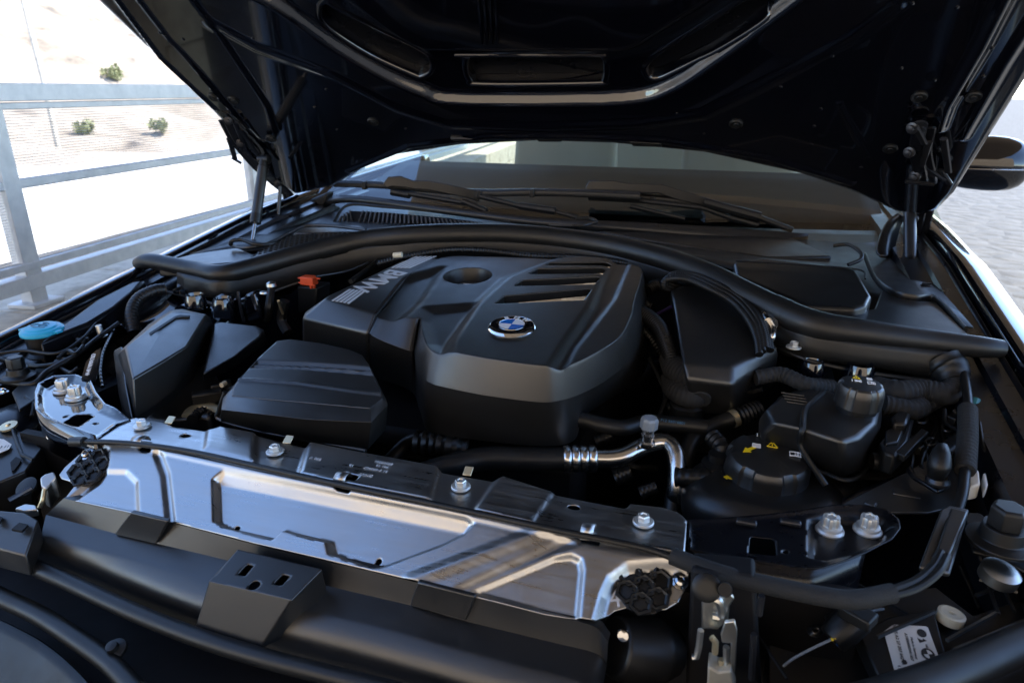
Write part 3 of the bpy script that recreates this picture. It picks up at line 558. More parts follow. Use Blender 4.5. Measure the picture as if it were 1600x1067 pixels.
wiper(1.05, [(598, 288, 604, 294), (606, 276, 612, 292), (626, 275, 630, 293), (645, 282, 648, 296), (668, 282, 668, 297), (700, 288, 702, 304), (735, 296, 735, 311), (754, 299, 748, 316)],
      {'rods': [((750, 307), (812, 322), .007), ((812, 322), (868, 330), .010), ((868, 331), (905, 341), .006), ((640, 303), (730, 318), .007), ((612, 300), (640, 305), .010), ((722, 314), (760, 330), .008)], 'line': [(522, 288), (600, 291), (700, 300), (760, 303), (830, 302), (915, 304), (1000, 308)], 'clips': [(570, 290), (745, 304), (832, 302)]}, 'wiper arm lying over the slatted vent')
wiper(1.10, [(914, 294, 918, 302), (921, 282, 923, 300), (958, 282, 960, 300), (980, 286, 980, 301), (1035, 288, 1030, 303), (1070, 299, 1062, 314), (1106, 310, 1096, 321)],
      {'rods': [((1100, 316), (1150, 330), .012), ((1150, 330), (1188, 340), .013), ((1186, 340), (1238, 360), .0075), ((920, 308), (1000, 312), .009), ((1000, 314), (1098, 325), .006), ((985, 322), (1070, 342), .006), ((1098, 325), (1140, 340), .006), ((1140, 340), (1185, 352), .008)], 'line': [(918, 303), (980, 308), (1040, 313), (1100, 322)], 'clips': [(924, 305), (1020, 313)]}, 'wiper arm in the middle of the windscreen base')
# ---------------------------------------------------------------- engine cover
TF = Frame((0, .40, .905), (1, 0, 0), (0, -.09, 1)); A_ = TF.uvs
top_px = [(690, 403), (760, 401), (860, 405), (955, 412), (990, 417), (1003, 428), (992, 470), (985, 500), (968, 530), (935, 553), (900, 571), (870, 581), (838, 581), (760, 570), (700, 558), (680, 551), (668, 541), (660, 520), (656, 487), (650, 497), (588, 490), (603, 472), (622, 446), (634, 433)]
outl = [tuple(p) for p in ring3(A_(top_px))]
louv = [[(773, 484), (788, 471), (926, 459), (912, 478)], [(801, 456), (816, 446), (939, 440), (929, 453)], [(825, 437), (840, 428), (948, 426), (941, 436)], [(848, 422.5), (858, 418), (957, 417), (951, 423.5)]]
holeC = TF.uv(731, 431); hr_ = abs(TF.uv(770, 431)[0]-TF.uv(692, 431)[0])/2
hole = circ(holeC, hr_, 28)
cr1 = A_([(870, 408), (790, 438), (745, 478), (705, 535), (690, 600), (1200, 640), (1200, 380)])
cr1b = A_([(640, 432), (690, 418), (655, 470), (620, 500), (560, 500), (560, 440)])
band = A_([(960, 405), (943, 440), (925, 488), (890, 540), (860, 590), (1100, 640), (1100, 405)])
band2 = A_([(985, 410), (960, 470), (945, 490), (900, 545), (870, 600), (1100, 640), (1100, 405)])
scoop = A_([(668, 482), (745, 476), (705, 535), (690, 548), (672, 535), (662, 500)])
def eh_(P):
    h = boss(P, cr1, .010, .030)+boss(P, band, -.010, .022)+boss(P, band2, .004, .012)+boss(P, cr1b, -.008, .03)
    h += boss(P, scoop, -.006, .03)
    return h
EC = relief('engine_cover', TF, outl, eh_, .0032, ['plastic'], holes=[A_(q) for q in louv]+[hole], solid=.003, smooth=40, label='matt black moulded engine cover with chrome slits and round badge')
def tp(px, py): u = TF.uv(px, py); return TF.at(*u, float(eh_(np.array([u]))[0]))
A3 = [tp(*p) for p in top_px]; A3s = [TF.at(*u, float(h_)) for u, h_ in zip(outl, eh_(np.array(outl)))]
Bp = [None]*5+[(1012, 446, .872), (1006, 498, .862), (1000, 530, .852), (985, 562, .846), (950, 592, .845), (915, 612, .845), (878, 625, .845), (840, 628, .845), (760, 618, .845), (695, 605, .845), (672, 598, .845), (658, 588, .845), (650, 572, .846), (646, 540, .85), (640, 548, .852), (577, 520, .868), None, None, None]
Cp = [None]*5+[(1015, 540, .78), (1010, 575, .765), (1000, 590, .76), (985, 604, .757), (950, 625, .757), (912, 652, .757), (897, 688, .757), (850, 697, .757), (765, 690, .757), (700, 681, .757), (680, 677, .757), (666, 670, .757), (660, 655, .757), (655, 640, .757), (640, 610, .765), (577, 585, .78), None, None, None]
B3 = [aZ(*b) if b else a+np.array((0, .02, -.045) if i < 6 else (-.002, .0, -.02)) for i, (a, b) in enumerate(zip(A3, Bp))]
C3 = [aZ(*c) if c else a+np.array((0, .02, -.15) if i < 6 else (-.002, .0, -.12)) for i, (a, c) in enumerate(zip(A3, Cp))]
mb = MB(); mb.loft([ring3(C3), ring3(B3), [.12*b_+.88*a+np.array((0, 0, -.0002)) for a, b_ in zip(A3s, ring3(B3))], [a+np.array((0, 0, -.0001)) for a in A3s]], False, False)
put('cover_skirt', mb, 'plastic', EC, bevel=.004, seg=3, solid=.002, smooth=45)
# left wing of the cover with the lettering
lt = [(508, 465), (516, 459), (628, 406), (655, 401), (689, 402.5), (633, 432), (621, 445), (601, 471), (587, 489)]
LT = [TF.at(*TF.uv(*p), -.0015) for p in lt]; LTm = [TF.at(*TF.uv(*p), -.0015) for p in lt]
LB = [aZ(472, 497, .87), aZ(476, 488, .872)]+[p+np.array((-.02, .02, -.05)) for p in LT[2:5]]+[p+np.array((.002, 0, -.03)) for p in LT[5:8]]+[aZ(575, 521, .868)]
LC = [aZ(473, 540, .80), aZ(474, 530, .80)]+[p+np.array((-.02, .02, -.15)) for p in LT[2:5]]+[p+np.array((.002, 0, -.12)) for p in LT[5:8]]+[aZ(574, 588, .78)]
put('side_cover', MB().loft([LC, LB, LT]), 'plastic', EC, bevel=.005, seg=3)
o0 = np.array(TF.uv(530, 472)); o1 = np.array(TF.uv(672, 403)); U2 = o1-o0; Lr = np.linalg.norm(U2); U2 /= Lr; V2 = np.array((U2[1], -U2[0]))       # U2 towards the back, V2 towards the centre of the engine
bw = abs((np.array(TF.uv(635, 421))-np.array(TF.uv(597, 424)))@V2); s0 = np.array(TF.uv(547, 462.5))
c1 = TF.uv(553, 459); 
def stripe(pa, pb, qa, qb):                    # five printed bars between two edges given in the photo
    for k in range(5):
        t0 = (k+.12)/5; t1 = (k+.74)/5; f = lambda a, b, t: (np.array(TF.uv(*a))*(1-t)+np.array(TF.uv(*b))*t)
        put('printed_stripe', MB().prism([TF.at(*f(pa, pb, t0), -.0008), TF.at(*f(pa, pb, t1), -.0008), TF.at(*f(qa, qb, t1), -.0008), TF.at(*f(qa, qb, t0), -.0008)], .0006), 'print_silver', EC)
stripe((517, 468.5), (547, 473.5), (545, 450.5), (573, 454))
stripe((610, 417.5), (642, 418), (648, 400), (684, 399.5))
cc = (np.array(TF.uv(591, 437))); tN = TF.N; Ud = -(TF.U*U2[0]+TF.V*U2[1]); hgt = abs((np.array(TF.uv(584, 452))-np.array(TF.uv(549, 449)))@V2)
wl = abs((np.array(TF.uv(622, 420.5))-np.array(TF.uv(563, 453)))@U2)
text('lettering', 'BMW', TF.at(*cc, -.0008), Ud, tN, hgt*1.42, 'print_silver', EC, bold=.0012, sx=wl/(hgt*1.42*2.42))
put('cover_seam', MB().tube([TF.at(*TF.uv(*p), -.0015) for p in ((689, 402.5), (634, 432.5), (622, 445.5), (602, 471.5), (588, 489.5))]+[aZ(576, 521, .8685), aZ(575, 570, .795)], .0012, 6, smooth=False), 'bay_dark', EC)
# louvres: tray and bright blade in each slit
for q in louv:
    c = [TF.uv(*p) for p in q]; tray = MB(); lo = [TF.at(*p, -.018) for p in c]; hi = [TF.at(*p, float(eh_(np.array([p]))[0])-.001) for p in c]
    tray.loft([lo, hi], True, False); put('louvre_recess', tray, 'plastic_fine', EC, fixn=False)
    a, b_, cc_, d_ = [np.array(x) for x in c]; e = lambda s, t: (a*(1-s)+d_*s)*(1-t)+(b_*(1-s)+cc_*s)*t
    rowsL = [[TF.at(*e(s, .40), -.016) for s in np.linspace(.14, .985, 9)], [TF.at(*e(s, .52), -.0085) for s in np.linspace(.16, .985, 9)], [TF.at(*e(s, .58+.06*s), -.0035+.0015*s) for s in np.linspace(.18, .985, 9)], [TF.at(*e(s, .62+.12*s), .0005+.0015*s) for s in np.linspace(.2, .985, 9)]]
    put('louvre_blade', sheet(rowsL, 24, 4), 'chrome', EC)
# filler hole
cup = MB(); cc = TF.at(*holeC, 0); hz_ = float(eh_(np.array([holeC]))[0])
cup.lathe(cc, [(hr_*.80, -.045), (hr_*.86, -.02), (hr_*.99, -.003), (hr_*1.0, hz_-.0005)], 28, axis=TF.N); cup.f = cup.f[:-1]; cup.m = cup.m[:-1]; put('filler_recess', cup, 'plastic_fine', EC, fixn=False)
put('filler_cap', MB().lathe(cc, [(hr_*.55, -.044), (hr_*.55, -.024), (hr_*.45, -.018), (hr_*.05, -.0175)], 24, axis=TF.N), 'plastic', EC, bevel=.001)
put('oil_symbol', MB().box(cc-TF.N*.0168, (.012, .008, .0006)).box(cc-TF.N*.0168+np.array((.010, .002, 0)), (.010, .002, .0006), Matrix.Rotation(.5, 3, 'Z')).box(cc-TF.N*.0168+np.array((-.008, .003, 0)), (.006, .002, .0006)), 'print_white', EC)
# badge
ec = TF.uv(800, 521); hb = float(eh_(np.array([ec]))[0]); er = abs(TF.uv(836.5, 521)[0]-TF.uv(763.5, 521)[0])/2*math.cos(.02); E0 = TF.at(*ec, hb)
bd = put('badge', MB().lathe(E0, [(er*1.06, -.001), (er*1.06, .0008), (er*1.0, .0035), (er*.965, .0042), (er*.95, .0036)], 48, axis=TF.N), 'chrome', EC, label='round badge with blue and white quarters')
put('badge_ring', MB().lathe(E0, [(er*.95, .0030), (er*.95, .0040), (er*.60, .0048), (er*.58, .0046)], 48, axis=TF.N), 'gloss_black', bd)
put('badge_rim', MB().lathe(E0, [(er*.60, .0044), (er*.60, .0052), (er*.57, .0054), (er*.57, .0046)], 48, axis=TF.N), 'chrome', bd)
for k in range(4):
    ang = np.linspace(k*math.pi/2, (k+1)*math.pi/2, 10)-.0; pts = [E0+TF.N*.0053]+[E0+TF.N*.0051+er*.57*(math.cos(t)*TF.U+math.sin(t)*TF.V) for t in ang]
    # quarter as a small raised wedge
    put('badge_quarter', MB().prism(pts, tuple(-TF.N*.001)), 'badge_white' if k % 2 == 0 else 'badge_blue', bd)
for ch, t in (('B', 125), ('M', 90), ('W', 55)):
    r = R_(t); text('badge_letter', ch, E0+TF.N*.0047+er*.775*(math.cos(r)*TF.U+math.sin(r)*TF.V), math.sin(r)*TF.U-math.cos(r)*TF.V, TF.N, er*.36, 'badge_white', bd, bold=.0003)
# ---------------------------------------------------------------- air filter box
BF = Frame(aZ(470, 590, .845), (1, 0, 0), (0, -.16, 1)); A_ = BF.uvs
bx = [(433, 533), (455, 530), (500, 536), (545, 546), (566, 555), (578, 572), (596, 612), (598, 622), (578, 638), (480, 629), (420, 624), (362, 618), (364, 606), (374, 592), (405, 558)]
def bh(P):
    h = groove(P, A_([(330, 566), (400, 566), (480, 569), (540, 573), (640, 582)]), -.005, .008)+groove(P, A_([(330, 572), (400, 572), (480, 575), (540, 580), (640, 589)]), -.005, .006)
    return h+groove(P, A_([(330, 593), (400, 594), (470, 599), (560, 612), (640, 622)]), .0025, .005)
AB = relief('air_filter_box', BF, A_(bx), bh, .0022, ['plastic'], solid=.003, label='faceted black air filter box with ribs across its lid')
A3 = [BF.at(*BF.uv(*p), float(bh(np.array([BF.uv(*p)]))[0])-.0004) for p in bx]
off = lambda p, c, k, z: np.array((p[0]+(p[0]-c[0])*k, p[1]+(p[1]-c[1])*k, p[2]-z)); cen = np.mean(A3, 0)
mid = [off(p, cen, .05, .02) for p in A3]
for i, (x, y) in ((6, (604, 625)), (7, (606, 632)), (8, (580, 660)), (9, (480, 655)), (10, (420, 648)), (11, (346, 640)), (12, (348, 622))): mid[i] = aZ(x, y, .828)
low = [p+np.array((0, .0, -.09)) for p in mid]
for i, (x, y) in ((6, (603, 665)), (7, (602, 672)), (8, (575, 702)), (9, (480, 690)), (10, (420, 680)), (11, (345, 662)), (12, (342, 655))): low[i] = aZ(x, y, .775)
put('box_body', MB().loft([low, mid, A3], False, False), 'plastic', AB, bevel=.005, seg=3, solid=.002, smooth=55)
put('box_rim', MB().tube([aZ(*p) for p in ((352, 612, .83), (343, 640, .80), (345, 656, .785), (420, 676, .78), (500, 690, .776), (572, 704, .772))], .0035, 8), 'plastic', AB)
put('duct_ring', MB().tube([aZ(320+28*math.cos(t), 652+18*math.sin(t), .775) for t in np.linspace(3.3, 5.9, 14)], .008, 10, flat=(1, .5)), 'gold_zinc', AB)
put('duct_clamp', MB().tube([aZ(326+26*math.cos(t), 658+17*math.sin(t), .77) for t in np.linspace(3.3, 5.9, 14)], .008, 10, ribs=(.006, .0015)), 'plastic_dark', AB)
# ---------------------------------------------------------------- intake duct on the left
D = lambda L: [aZ(*p) for p in L]
ID = MB()
t_ = D([(197, 542, .858), (235, 511, .868), (270, 488, .874), (283, 487, .874), (323, 491, .868), (292, 541, .858), (250, 567, .852), (207, 592, .846)])
m_ = D([(188, 548, .85), (232, 507, .855), (268, 484, .862), (285, 483, .862), (330, 497, .85), (292, 578, .82), (270, 612, .80), (212, 655, .785)])
l_ = D([(180, 560, .80), (225, 520, .79), (262, 492, .79), (290, 490, .79), (335, 510, .79), (310, 600, .765), (280, 630, .76), (215, 672, .755)])
ID.loft([l_, m_, t_]); ind = put('intake_duct', ID, 'plastic', bevel=.005, seg=3, label='angular black air intake duct')
gf = np.cross(t_[4]-t_[0], t_[2]-t_[0]); IF = Frame(t_[0], t_[4]-t_[0], gf if gf[2] > 0 else -gf)
gl = [(233, 524), (274, 497), (282, 495), (297, 496), (296, 499), (283, 499), (276, 500), (236, 527)]
put('duct_emboss', MB().prism([IF.at(*IF.uv(*p), .0045) for p in gl], tuple(-IF.N*.010)), 'plastic_dark', ind, bevel=.0006)
put('duct_scoop', MB().prism(D([(334, 506, .84), (345, 503, .842), (400, 509, .84), (414, 516, .836), (408, 526, .832), (368, 556, .826), (316, 586, .818)]), D([(330, 520, .77), (345, 520, .77), (400, 525, .77), (418, 530, .77), (412, 540, .77), (370, 572, .77), (318, 600, .77)])), 'plastic', ind, bevel=.004, seg=3)
put('duct_neck', MB().prism(D([(292, 580, .80), (330, 560, .79), (345, 600, .78), (330, 650, .77), (262, 652, .765), (212, 650, .78), (265, 610, .79)]), .08), 'plastic', ind, bevel=.008, seg=3)
put('duct_flank', MB().prism(D([(176, 546, .83), (192, 538, .84), (198, 600, .81), (208, 655, .79), (196, 650, .78), (184, 610, .79)]), .07), 'plastic', ind, bevel=.005)
# ================================================================ FRONT END: aluminium lock panel
SA = R_(30); SF = Frame((0, -.045, .797), (1, 0, 0), (0, -math.sin(SA), math.cos(SA))); A_ = SF.uvs
FF = Frame((0, 0, .80), (1, 0, 0), (0, 0, 1)); B_ = FF.uvs
lip = [(850, 957), (740, 931), (640, 905), (500, 872), (400, 849), (270, 815), (200, 798), (96, 776)]
so_ = [(152, 689), (290, 703), (400, 729), (540, 759), (700, 791), (900, 835), (1068, 864), (1077, 888), (1076, 904), (1060, 933), (1040, 945), (1012, 945), (985, 940), (960, 947), (930, 968)]+lip+[(112, 756), (104, 748), (91, 744), (88, 738), (97, 726), (120, 706), (140, 693)]
pocket = A_([(334, 748), (348, 735), (540, 772), (728, 808), (738, 818), (724, 831), (690, 848), (598, 882), (580, 884), (516, 862), (512, 844), (440, 826), (425, 840), (352, 822), (336, 812)])
pocket2 = A_([(345, 757), (540, 794), (700, 828), (690, 846), (598, 880), (580, 882), (516, 860), (512, 842), (440, 824), (425, 838), (354, 820), (342, 810)])
tri = A_([(738, 924), (866, 870), (892, 867), (906, 874), (909, 890), (902, 966), (850, 955)])
endR = A_([(929, 985), (943, 930), (955, 903), (982, 884), (1030, 880), (1110, 884), (1110, 960), (960, 985)])
endL = A_([(60, 700), (150, 690), (168, 702), (166, 728), (150, 752), (96, 790), (60, 780)])
roundL = A_([(150, 735), (196, 736), (212, 752), (214, 800), (100, 778)])
lineL = A_([(246, 708), (258, 740), (266, 814)])
bandR = A_([(862, 826), (640, 908)]); bandR2 = A_([(905, 838), (720, 925)])
rimT = A_([(240, 702), (400, 737), (540, 766), (700, 798), (900, 843)])
def sh(P):
    a_, b_ = np.array(SF.uv(348, 733)), np.array(SF.uv(728, 806)); e_ = (b_-a_)/np.linalg.norm(b_-a_); dn = np.array((e_[1], -e_[0])); t_ = np.clip(((P-a_)@dn)/.017, 0, 1)
    h = boss(P, pocket, -.0105, .007)*(.1+.9*t_)+boss(P, tri, -.007, .008)+boss(P, endR, -.012, .016)+boss(P, endL, -.006, .012)+boss(P, roundL, -.005, .010)
    h += groove(P, lineL, -.004, .008)+groove(P, bandR, .003, .012)+groove(P, bandR2, -.003, .010)+groove(P, rimT, .0028, .007)
    return h+.0004*np.sin(P[:, 0]*23)*np.sin(P[:, 1]*31)
slots = [circ(SF.uv(587, 871), .0038, 14), circ(SF.uv(364, 820), .0038, 14), A_([(520, 760), (527, 768), (545, 772), (553, 765), (548, 756), (525, 750)]), A_([(216, 702), (222, 708), (236, 706), (238, 697), (222, 694)]), A_([(905, 835), (908, 846), (936, 852), (940, 840)])]
LP = relief('lock_panel', SF, A_(so_), sh, .0018, ['aluminium'], holes=slots, solid=.0016, label='bare pressed aluminium panel across the front of the engine bay')
fl = [(150, 690), (158, 678), (196, 657), (212, 652), (256, 659), (270, 667), (330, 676), (345, 671), (400, 681), (478, 700), (486, 695), (560, 710), (680, 733), (692, 740), (776, 754), (786, 749), (856, 771), (978, 795), (985, 787), (1035, 793), (1060, 801), (1073, 813), (1070, 864), (900, 834), (700, 790), (540, 758), (400, 728), (290, 702)]
pads = [B_(q) for q in ([(326, 660), (400, 672), (398, 724), (320, 704)], [(486, 680), (690, 725), (672, 790), (468, 742)], [(786, 735), (870, 765), (826, 825), (742, 800)])]
def fh(P): return sum(boss(P, q, .0045, .007) for q in pads)+.0005*np.sin(P[:, 0]*19)
PF = relief('panel_flange', FF, B_(fl), fh, .003, ['aluminium'], holes=[circ(FF.uv(290, 681), .008, 16, .005), circ(FF.uv(897, 792), .008, 16, .005), B_([(524, 746), (530, 752), (556, 757), (562, 748), (550, 745), (540, 742)])], parent=LP, solid=.0016)
# bolts
hexm = meshdata('hex_bolt', MB().lathe((0, 0, 0), [(.0112, 0), (.0112, .0018), (.0104, .0026), (.0078, .0030)], 24).lathe((0, 0, 0), [(.0066, .003), (.0066, .0085), (.0058, .0097), (.0035, .0098), (.003, .0088)], 6), 'zinc_white', 30)
torxm = meshdata('flange_bolt', MB().lathe((0, 0, 0), [(.0150, 0), (.0150, .002), (.0128, .0042), (.0122, .0068), (.0100, .0076)], 28).lathe((0, 0, 0), [(.0094, .007), (.0094, .0165), (.0086, .0185), (.0055, .019), (.005, .0175)], 36, star=(6, .17)), 'zinc_white', 30)
screwm = meshdata('dome_screw', MB().lathe((0, 0, 0), [(.0085, 0), (.0085, .0012), (.0062, .0022), (.0056, .0045), (.0034, .0058), (.003, .0045), (.0005, .0045)], 20), 'chrome_dark', 40)
for i, (px, py) in enumerate(((222, 666), (430, 706), (720, 761), (1005, 816))): inst(hexm, tuple(aZ(px, py, .8022)), LP, rz=.3+i*.5)
for px, py, w in ((262, 660, 11), (447, 691, 12), (729, 741, 13)):
    a, b = aZ(px-w/2, py, .801), aZ(px+w/2, py+1.5, .801); u = np.array((0, .010, .006)); put('panel_tab', MB().prism([a, b, b+u, a+u], .0014), 'gold_zinc', LP, bevel=.0006)
for px, py, dx in ((225, 697, 16), (540, 755, 18), (922, 836, 20)):
    a = aZ(px-dx/2-2, py-9, .802); b = aZ(px+dx/2-2, py-7, .802); q = [np.array((0, dy, dz)) for dy, dz in ((.006, .0), (.002, .0075), (-.006, .0085), (-.011, .005), (-.012, -.004))]
    put('cable_clip', sheet([[a+v for v in q], [b+v for v in q]], 10, 1), 'aluminium', LP, solid=.0014)
cab = [aZ(*p) for p in ((112, 690, .796), (135, 690, .80), (175, 691, .803), (225, 695, .804), (300, 706, .804), (400, 728, .804), (540, 759, .804), (700, 792, .804), (850, 824, .804), (950, 844, .802), (1010, 857, .80), (1055, 872, .798))]
rc = put('release_cable', MB().tube(cab, .0036, 12), 'rubber', label='thin black bonnet release cable')
put('cable_sleeve', MB().tube([aZ(*p) for p in ((1050, 868, .798), (1080, 880, .798), (1130, 897, .80), (1200, 914, .80), (1290, 932, .80), (1340, 936, .80), (1395, 926, .802))], .0088, 16), 'foam', rc)
put('cable_tail', MB().tube([aZ(*p) for p in ((1385, 925, .802), (1430, 908, .805), (1458, 884, .81), (1470, 862, .815))], .0042, 10), 'rubber', rc); put('cable_tail', MB().tube([aZ(*p) for p in ((1380, 934, .80), (1430, 920, .803), (1465, 895, .81), (1480, 868, .815))], .0038, 10), 'rubber', rc)
put('cable_end', MB().tube([aZ(112, 690, .796), aZ(132, 690, .80)], .0065, 12), 'rubber', rc)
def hexpad(px, py, z, r, fr):
    c = np.array(fr.uv(px, py)); base = float(sh(np.array([c]))[0])+.002; o = None; cells = [(0, 0)]+[(1.732*.5*math.cos(k*math.pi/3+.5), 1.732*.5*math.sin(k*math.pi/3+.5)) for k in range(6)]
    mb = MB()
    for x, y in cells:
        ring = [fr.at(c[0]+r*(x*.68+.36*math.cos(t)), c[1]+r*(y*.68+.36*math.sin(t)), base+.0015) for t in np.linspace(.5, .5+2*math.pi, 7)]
        mb.tube(ring, .0022, 6, smooth=False, flat=(1, 1.2))
    mb.lathe(fr.at(*c, base-.004), [(r*.94, 0), (r*.94, .0035), (r*.90, .004)], 12, axis=fr.N)
    put('honeycomb_pad', mb, 'plastic_dark', LP)
hexpad(137, 728, 0, .028, SF); hexpad(1006, 910, 0, .029, SF)
for px, py in ((133, 707), (1063, 901)): c = SF.uv(px, py); q = SF.at(*c, float(sh(np.array([c]))[0])+.001); inst(screwm, tuple(q), LP, rz=(SA, 0, .2))
c = SF.uv(960, 929); text('stamped_number', '4', SF.at(*c, float(sh(np.array([c]))[0])+.0006), (.93, .36, 0), SF.N, .026, 'print_silver', LP)
# small upside-down print on the flange
for s, px, py, sz in (('BMW', 572, 747.5, .0062), ('51 7 490907', 588, 739, .0052), ('741 13', 598, 734, .0050), ('80003001', 600, 728.5, .0052), ('18', 550, 732, .0052), ('990 V', 494, 721, .0055)):
    c = FF.uv(px, py); text('printed_code', s, FF.at(*c, float(fh(np.array([c]))[0])+.0006), (-1, .0, 0), FF.N, sz*1.2, 'print_silver', LP)
# ---------------------------------------------------------------- plastic shroud in front of the panel
r0 = [SF.at(*SF.uv(*p), -.004) for p in [(96, 776), (200, 798), (270, 815), (400, 849), (500, 872), (640, 905), (740, 931), (850, 957), (925, 975), (950, 1000)]]
r00 = [p+np.array((0, .012, .0)) for p in r0]
r1 = [aY(x, y, -.124) for x, y in ((72, 804), (180, 833), (242, 848), (351, 874), (500, 912), (640, 945), (720, 968), (850, 1000), (930, 1020), (948, 1040))]
r2 = [aZ(x, y, .714) for x, y in ((64, 841), (150, 864), (210, 880), (318, 913), (465, 958), (602, 992), (700, 1018), (800, 1045), (890, 1068), (940, 1085))]
r3 = [aZ(x, y, .672) for x, y in ((34, 872), (110, 897), (190, 932), (300, 978), (430, 1020), (560, 1056), (660, 1085), (760, 1115), (860, 1140), (930, 1150))]
mb = MB()
for a, b, n_ in ((r00, r0, 1), (r0, r1, 1)): s_ = sheet([a, b], 60, 1); mb.add(s_.v, s_.f)
mid2 = [(a+b)/2+np.array((0, -.004, .006)) for a, b in zip(r2, r3)]
s_ = sheet([r1, [(a*.35+b*.65)+np.array((0, 0, .001)) for a, b in zip(r1, r2)], r2, mid2, r3], 60, 4); mb.add(s_.v, s_.f)
b_ = None
SH = put('front_shroud', mb, 'plastic', smooth=60, label='matt black plastic shroud in front of the aluminium panel')
for px in ((178, 835, 204, 800, 262, 814, 243, 850), (640, 946, 652, 909, 742, 932, 728, 970)):
    a, b, c, d_ = aY(px[0], px[1], -.1275), aY(px[2], px[3], -.1275), aY(px[4], px[5], -.1275), aY(px[6], px[7], -.1275); put('shroud_rib', MB().prism([a, b, c, d_], (0, .006, 0)), 'plastic', SH, bevel=.0015)
TB = [aZ(*p) for p in ((372, 858, .755), (503, 889, .755), (455, 938, .746), (326, 908, .746))]
LB_ = [aZ(372, 858, .755)+np.array((0, .01, -.06)), aZ(503, 889, .755)+np.array((0, .01, -.06)), aZ(404, 1016, .690), aZ(303, 984, .690)]
KF = Frame(TB[0], TB[1]-TB[0], np.cross(TB[1]-TB[0], TB[3]-TB[0]) if np.cross(TB[1]-TB[0], TB[3]-TB[0])[2] > 0 else -np.cross(TB[1]-TB[0], TB[3]-TB[0]))
blk = put('shroud_block', MB().loft([LB_, TB], False, False), 'plastic', SH, bevel=.0015, smooth=50)
relief('block_top', KF, [KF.loc(p) for p in TB], None, .0025, ['plastic'], holes=[KF.uvs([(386, 880), (397, 883), (383, 900), (370, 897)]), KF.uvs([(441, 896), (454, 899), (440, 916), (426, 912)]), circ(KF.uv(397, 914), .0062, 18)], parent=SH, solid=.003)
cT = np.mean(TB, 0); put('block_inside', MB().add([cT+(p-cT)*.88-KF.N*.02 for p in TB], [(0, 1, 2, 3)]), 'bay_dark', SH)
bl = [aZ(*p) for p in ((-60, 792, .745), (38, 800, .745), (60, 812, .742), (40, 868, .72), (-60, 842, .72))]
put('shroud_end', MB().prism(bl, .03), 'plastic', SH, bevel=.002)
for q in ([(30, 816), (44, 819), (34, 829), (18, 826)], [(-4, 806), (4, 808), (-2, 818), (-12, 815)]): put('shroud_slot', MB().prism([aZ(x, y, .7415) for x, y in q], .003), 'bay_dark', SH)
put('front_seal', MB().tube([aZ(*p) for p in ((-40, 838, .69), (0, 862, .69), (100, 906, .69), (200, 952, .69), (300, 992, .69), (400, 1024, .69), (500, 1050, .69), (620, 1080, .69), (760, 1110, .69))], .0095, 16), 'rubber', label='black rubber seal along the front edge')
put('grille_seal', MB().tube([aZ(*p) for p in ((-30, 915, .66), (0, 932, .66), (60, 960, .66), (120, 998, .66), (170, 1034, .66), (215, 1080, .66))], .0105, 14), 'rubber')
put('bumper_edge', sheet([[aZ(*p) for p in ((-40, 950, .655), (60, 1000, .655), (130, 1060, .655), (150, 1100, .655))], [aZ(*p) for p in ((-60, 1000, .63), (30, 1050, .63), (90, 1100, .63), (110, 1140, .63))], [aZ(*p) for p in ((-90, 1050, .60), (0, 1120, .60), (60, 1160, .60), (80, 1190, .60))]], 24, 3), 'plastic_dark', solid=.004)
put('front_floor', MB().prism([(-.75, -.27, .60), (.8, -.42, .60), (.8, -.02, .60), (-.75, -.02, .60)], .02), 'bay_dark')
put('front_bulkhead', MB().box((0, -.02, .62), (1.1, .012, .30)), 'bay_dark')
put('grille_screw', MB().lathe(aZ(182, 1016, .665), [(.012, 0), (.012, .004), (.006, .006), (.006, .012), (.002, .013)], 18, axis=(0, -.4, 1)), 'plastic_dark')
# ================================================================ LEFT FRONT CORNER
ZB = .80; LBF = Frame((0, 0, ZB), (1, 0, 0), (0, 0, 1))
lb = [(57, 622), (62, 608), (85, 596), (120, 594), (143, 602), (152, 622), (166, 640), (205, 657), (185, 664), (152, 688), (128, 682), (72, 662), (58, 648)]
lbu = LBF.uvs(lb)
def lbh(P):
    sd = sdp(P, lbu)[0]; right = sstep((P[:, 0]-LBF.uv(150, 660)[0])/.05); return (.010*sstep(1+sd/.010))*(1-right)
LBk = relief('front_bracket', LBF, lbu, lbh, .003, ['paint'], holes=[LBF.uvs([(118, 648), (140, 647), (146, 651), (122, 667), (98, 662)]), circ(LBF.uv(102, 651), .0035, 12), circ(LBF.uv(148, 662), .0035, 12)], solid=.0015, label='looped dark painted bracket with two zinc bolts')
put('bracket_wall', sheet([[LBF.at(*u, .009) for u in LBF.uvs([(58, 612), (57, 632), (60, 650), (90, 667), (150, 690)])], [LBF.at(*u, -.05) for u in LBF.uvs([(58, 612), (57, 632), (60, 650), (90, 667), (150, 690)])]], 30, 1), 'paint', LBk, solid=.0015)
for px, py in ((100, 611), (119, 622)): inst(torxm, tuple(aZ(px, py, ZB+.001)), LBk, rz=.2)
put('bracket_tab', MB().prism([aZ(*p, .803) for p in ((85, 596), (92, 588), (105, 588), (108, 595))], .0015), 'paint', LBk, bevel=.0005)
vp = [aZ(*p) for p in ((127, 592, .812), (134, 566, .826), (148, 549, .832), (158, 543, .834), (155, 566, .822), (149, 597, .808))]
vs_ = put('number_strip', MB().prism(vp, .004), 'paint', label='painted strip with a stamped white number')
nV = np.cross(vp[1]-vp[0], vp[5]-vp[0]); nV = nV if nV[2] > 0 else -nV; cV = aP(142, 570, vp[0], nV/np.linalg.norm(nV)); dV = aP(147, 551, vp[0], nV/np.linalg.norm(nV))-aP(134, 590, vp[0], nV/np.linalg.norm(nV))
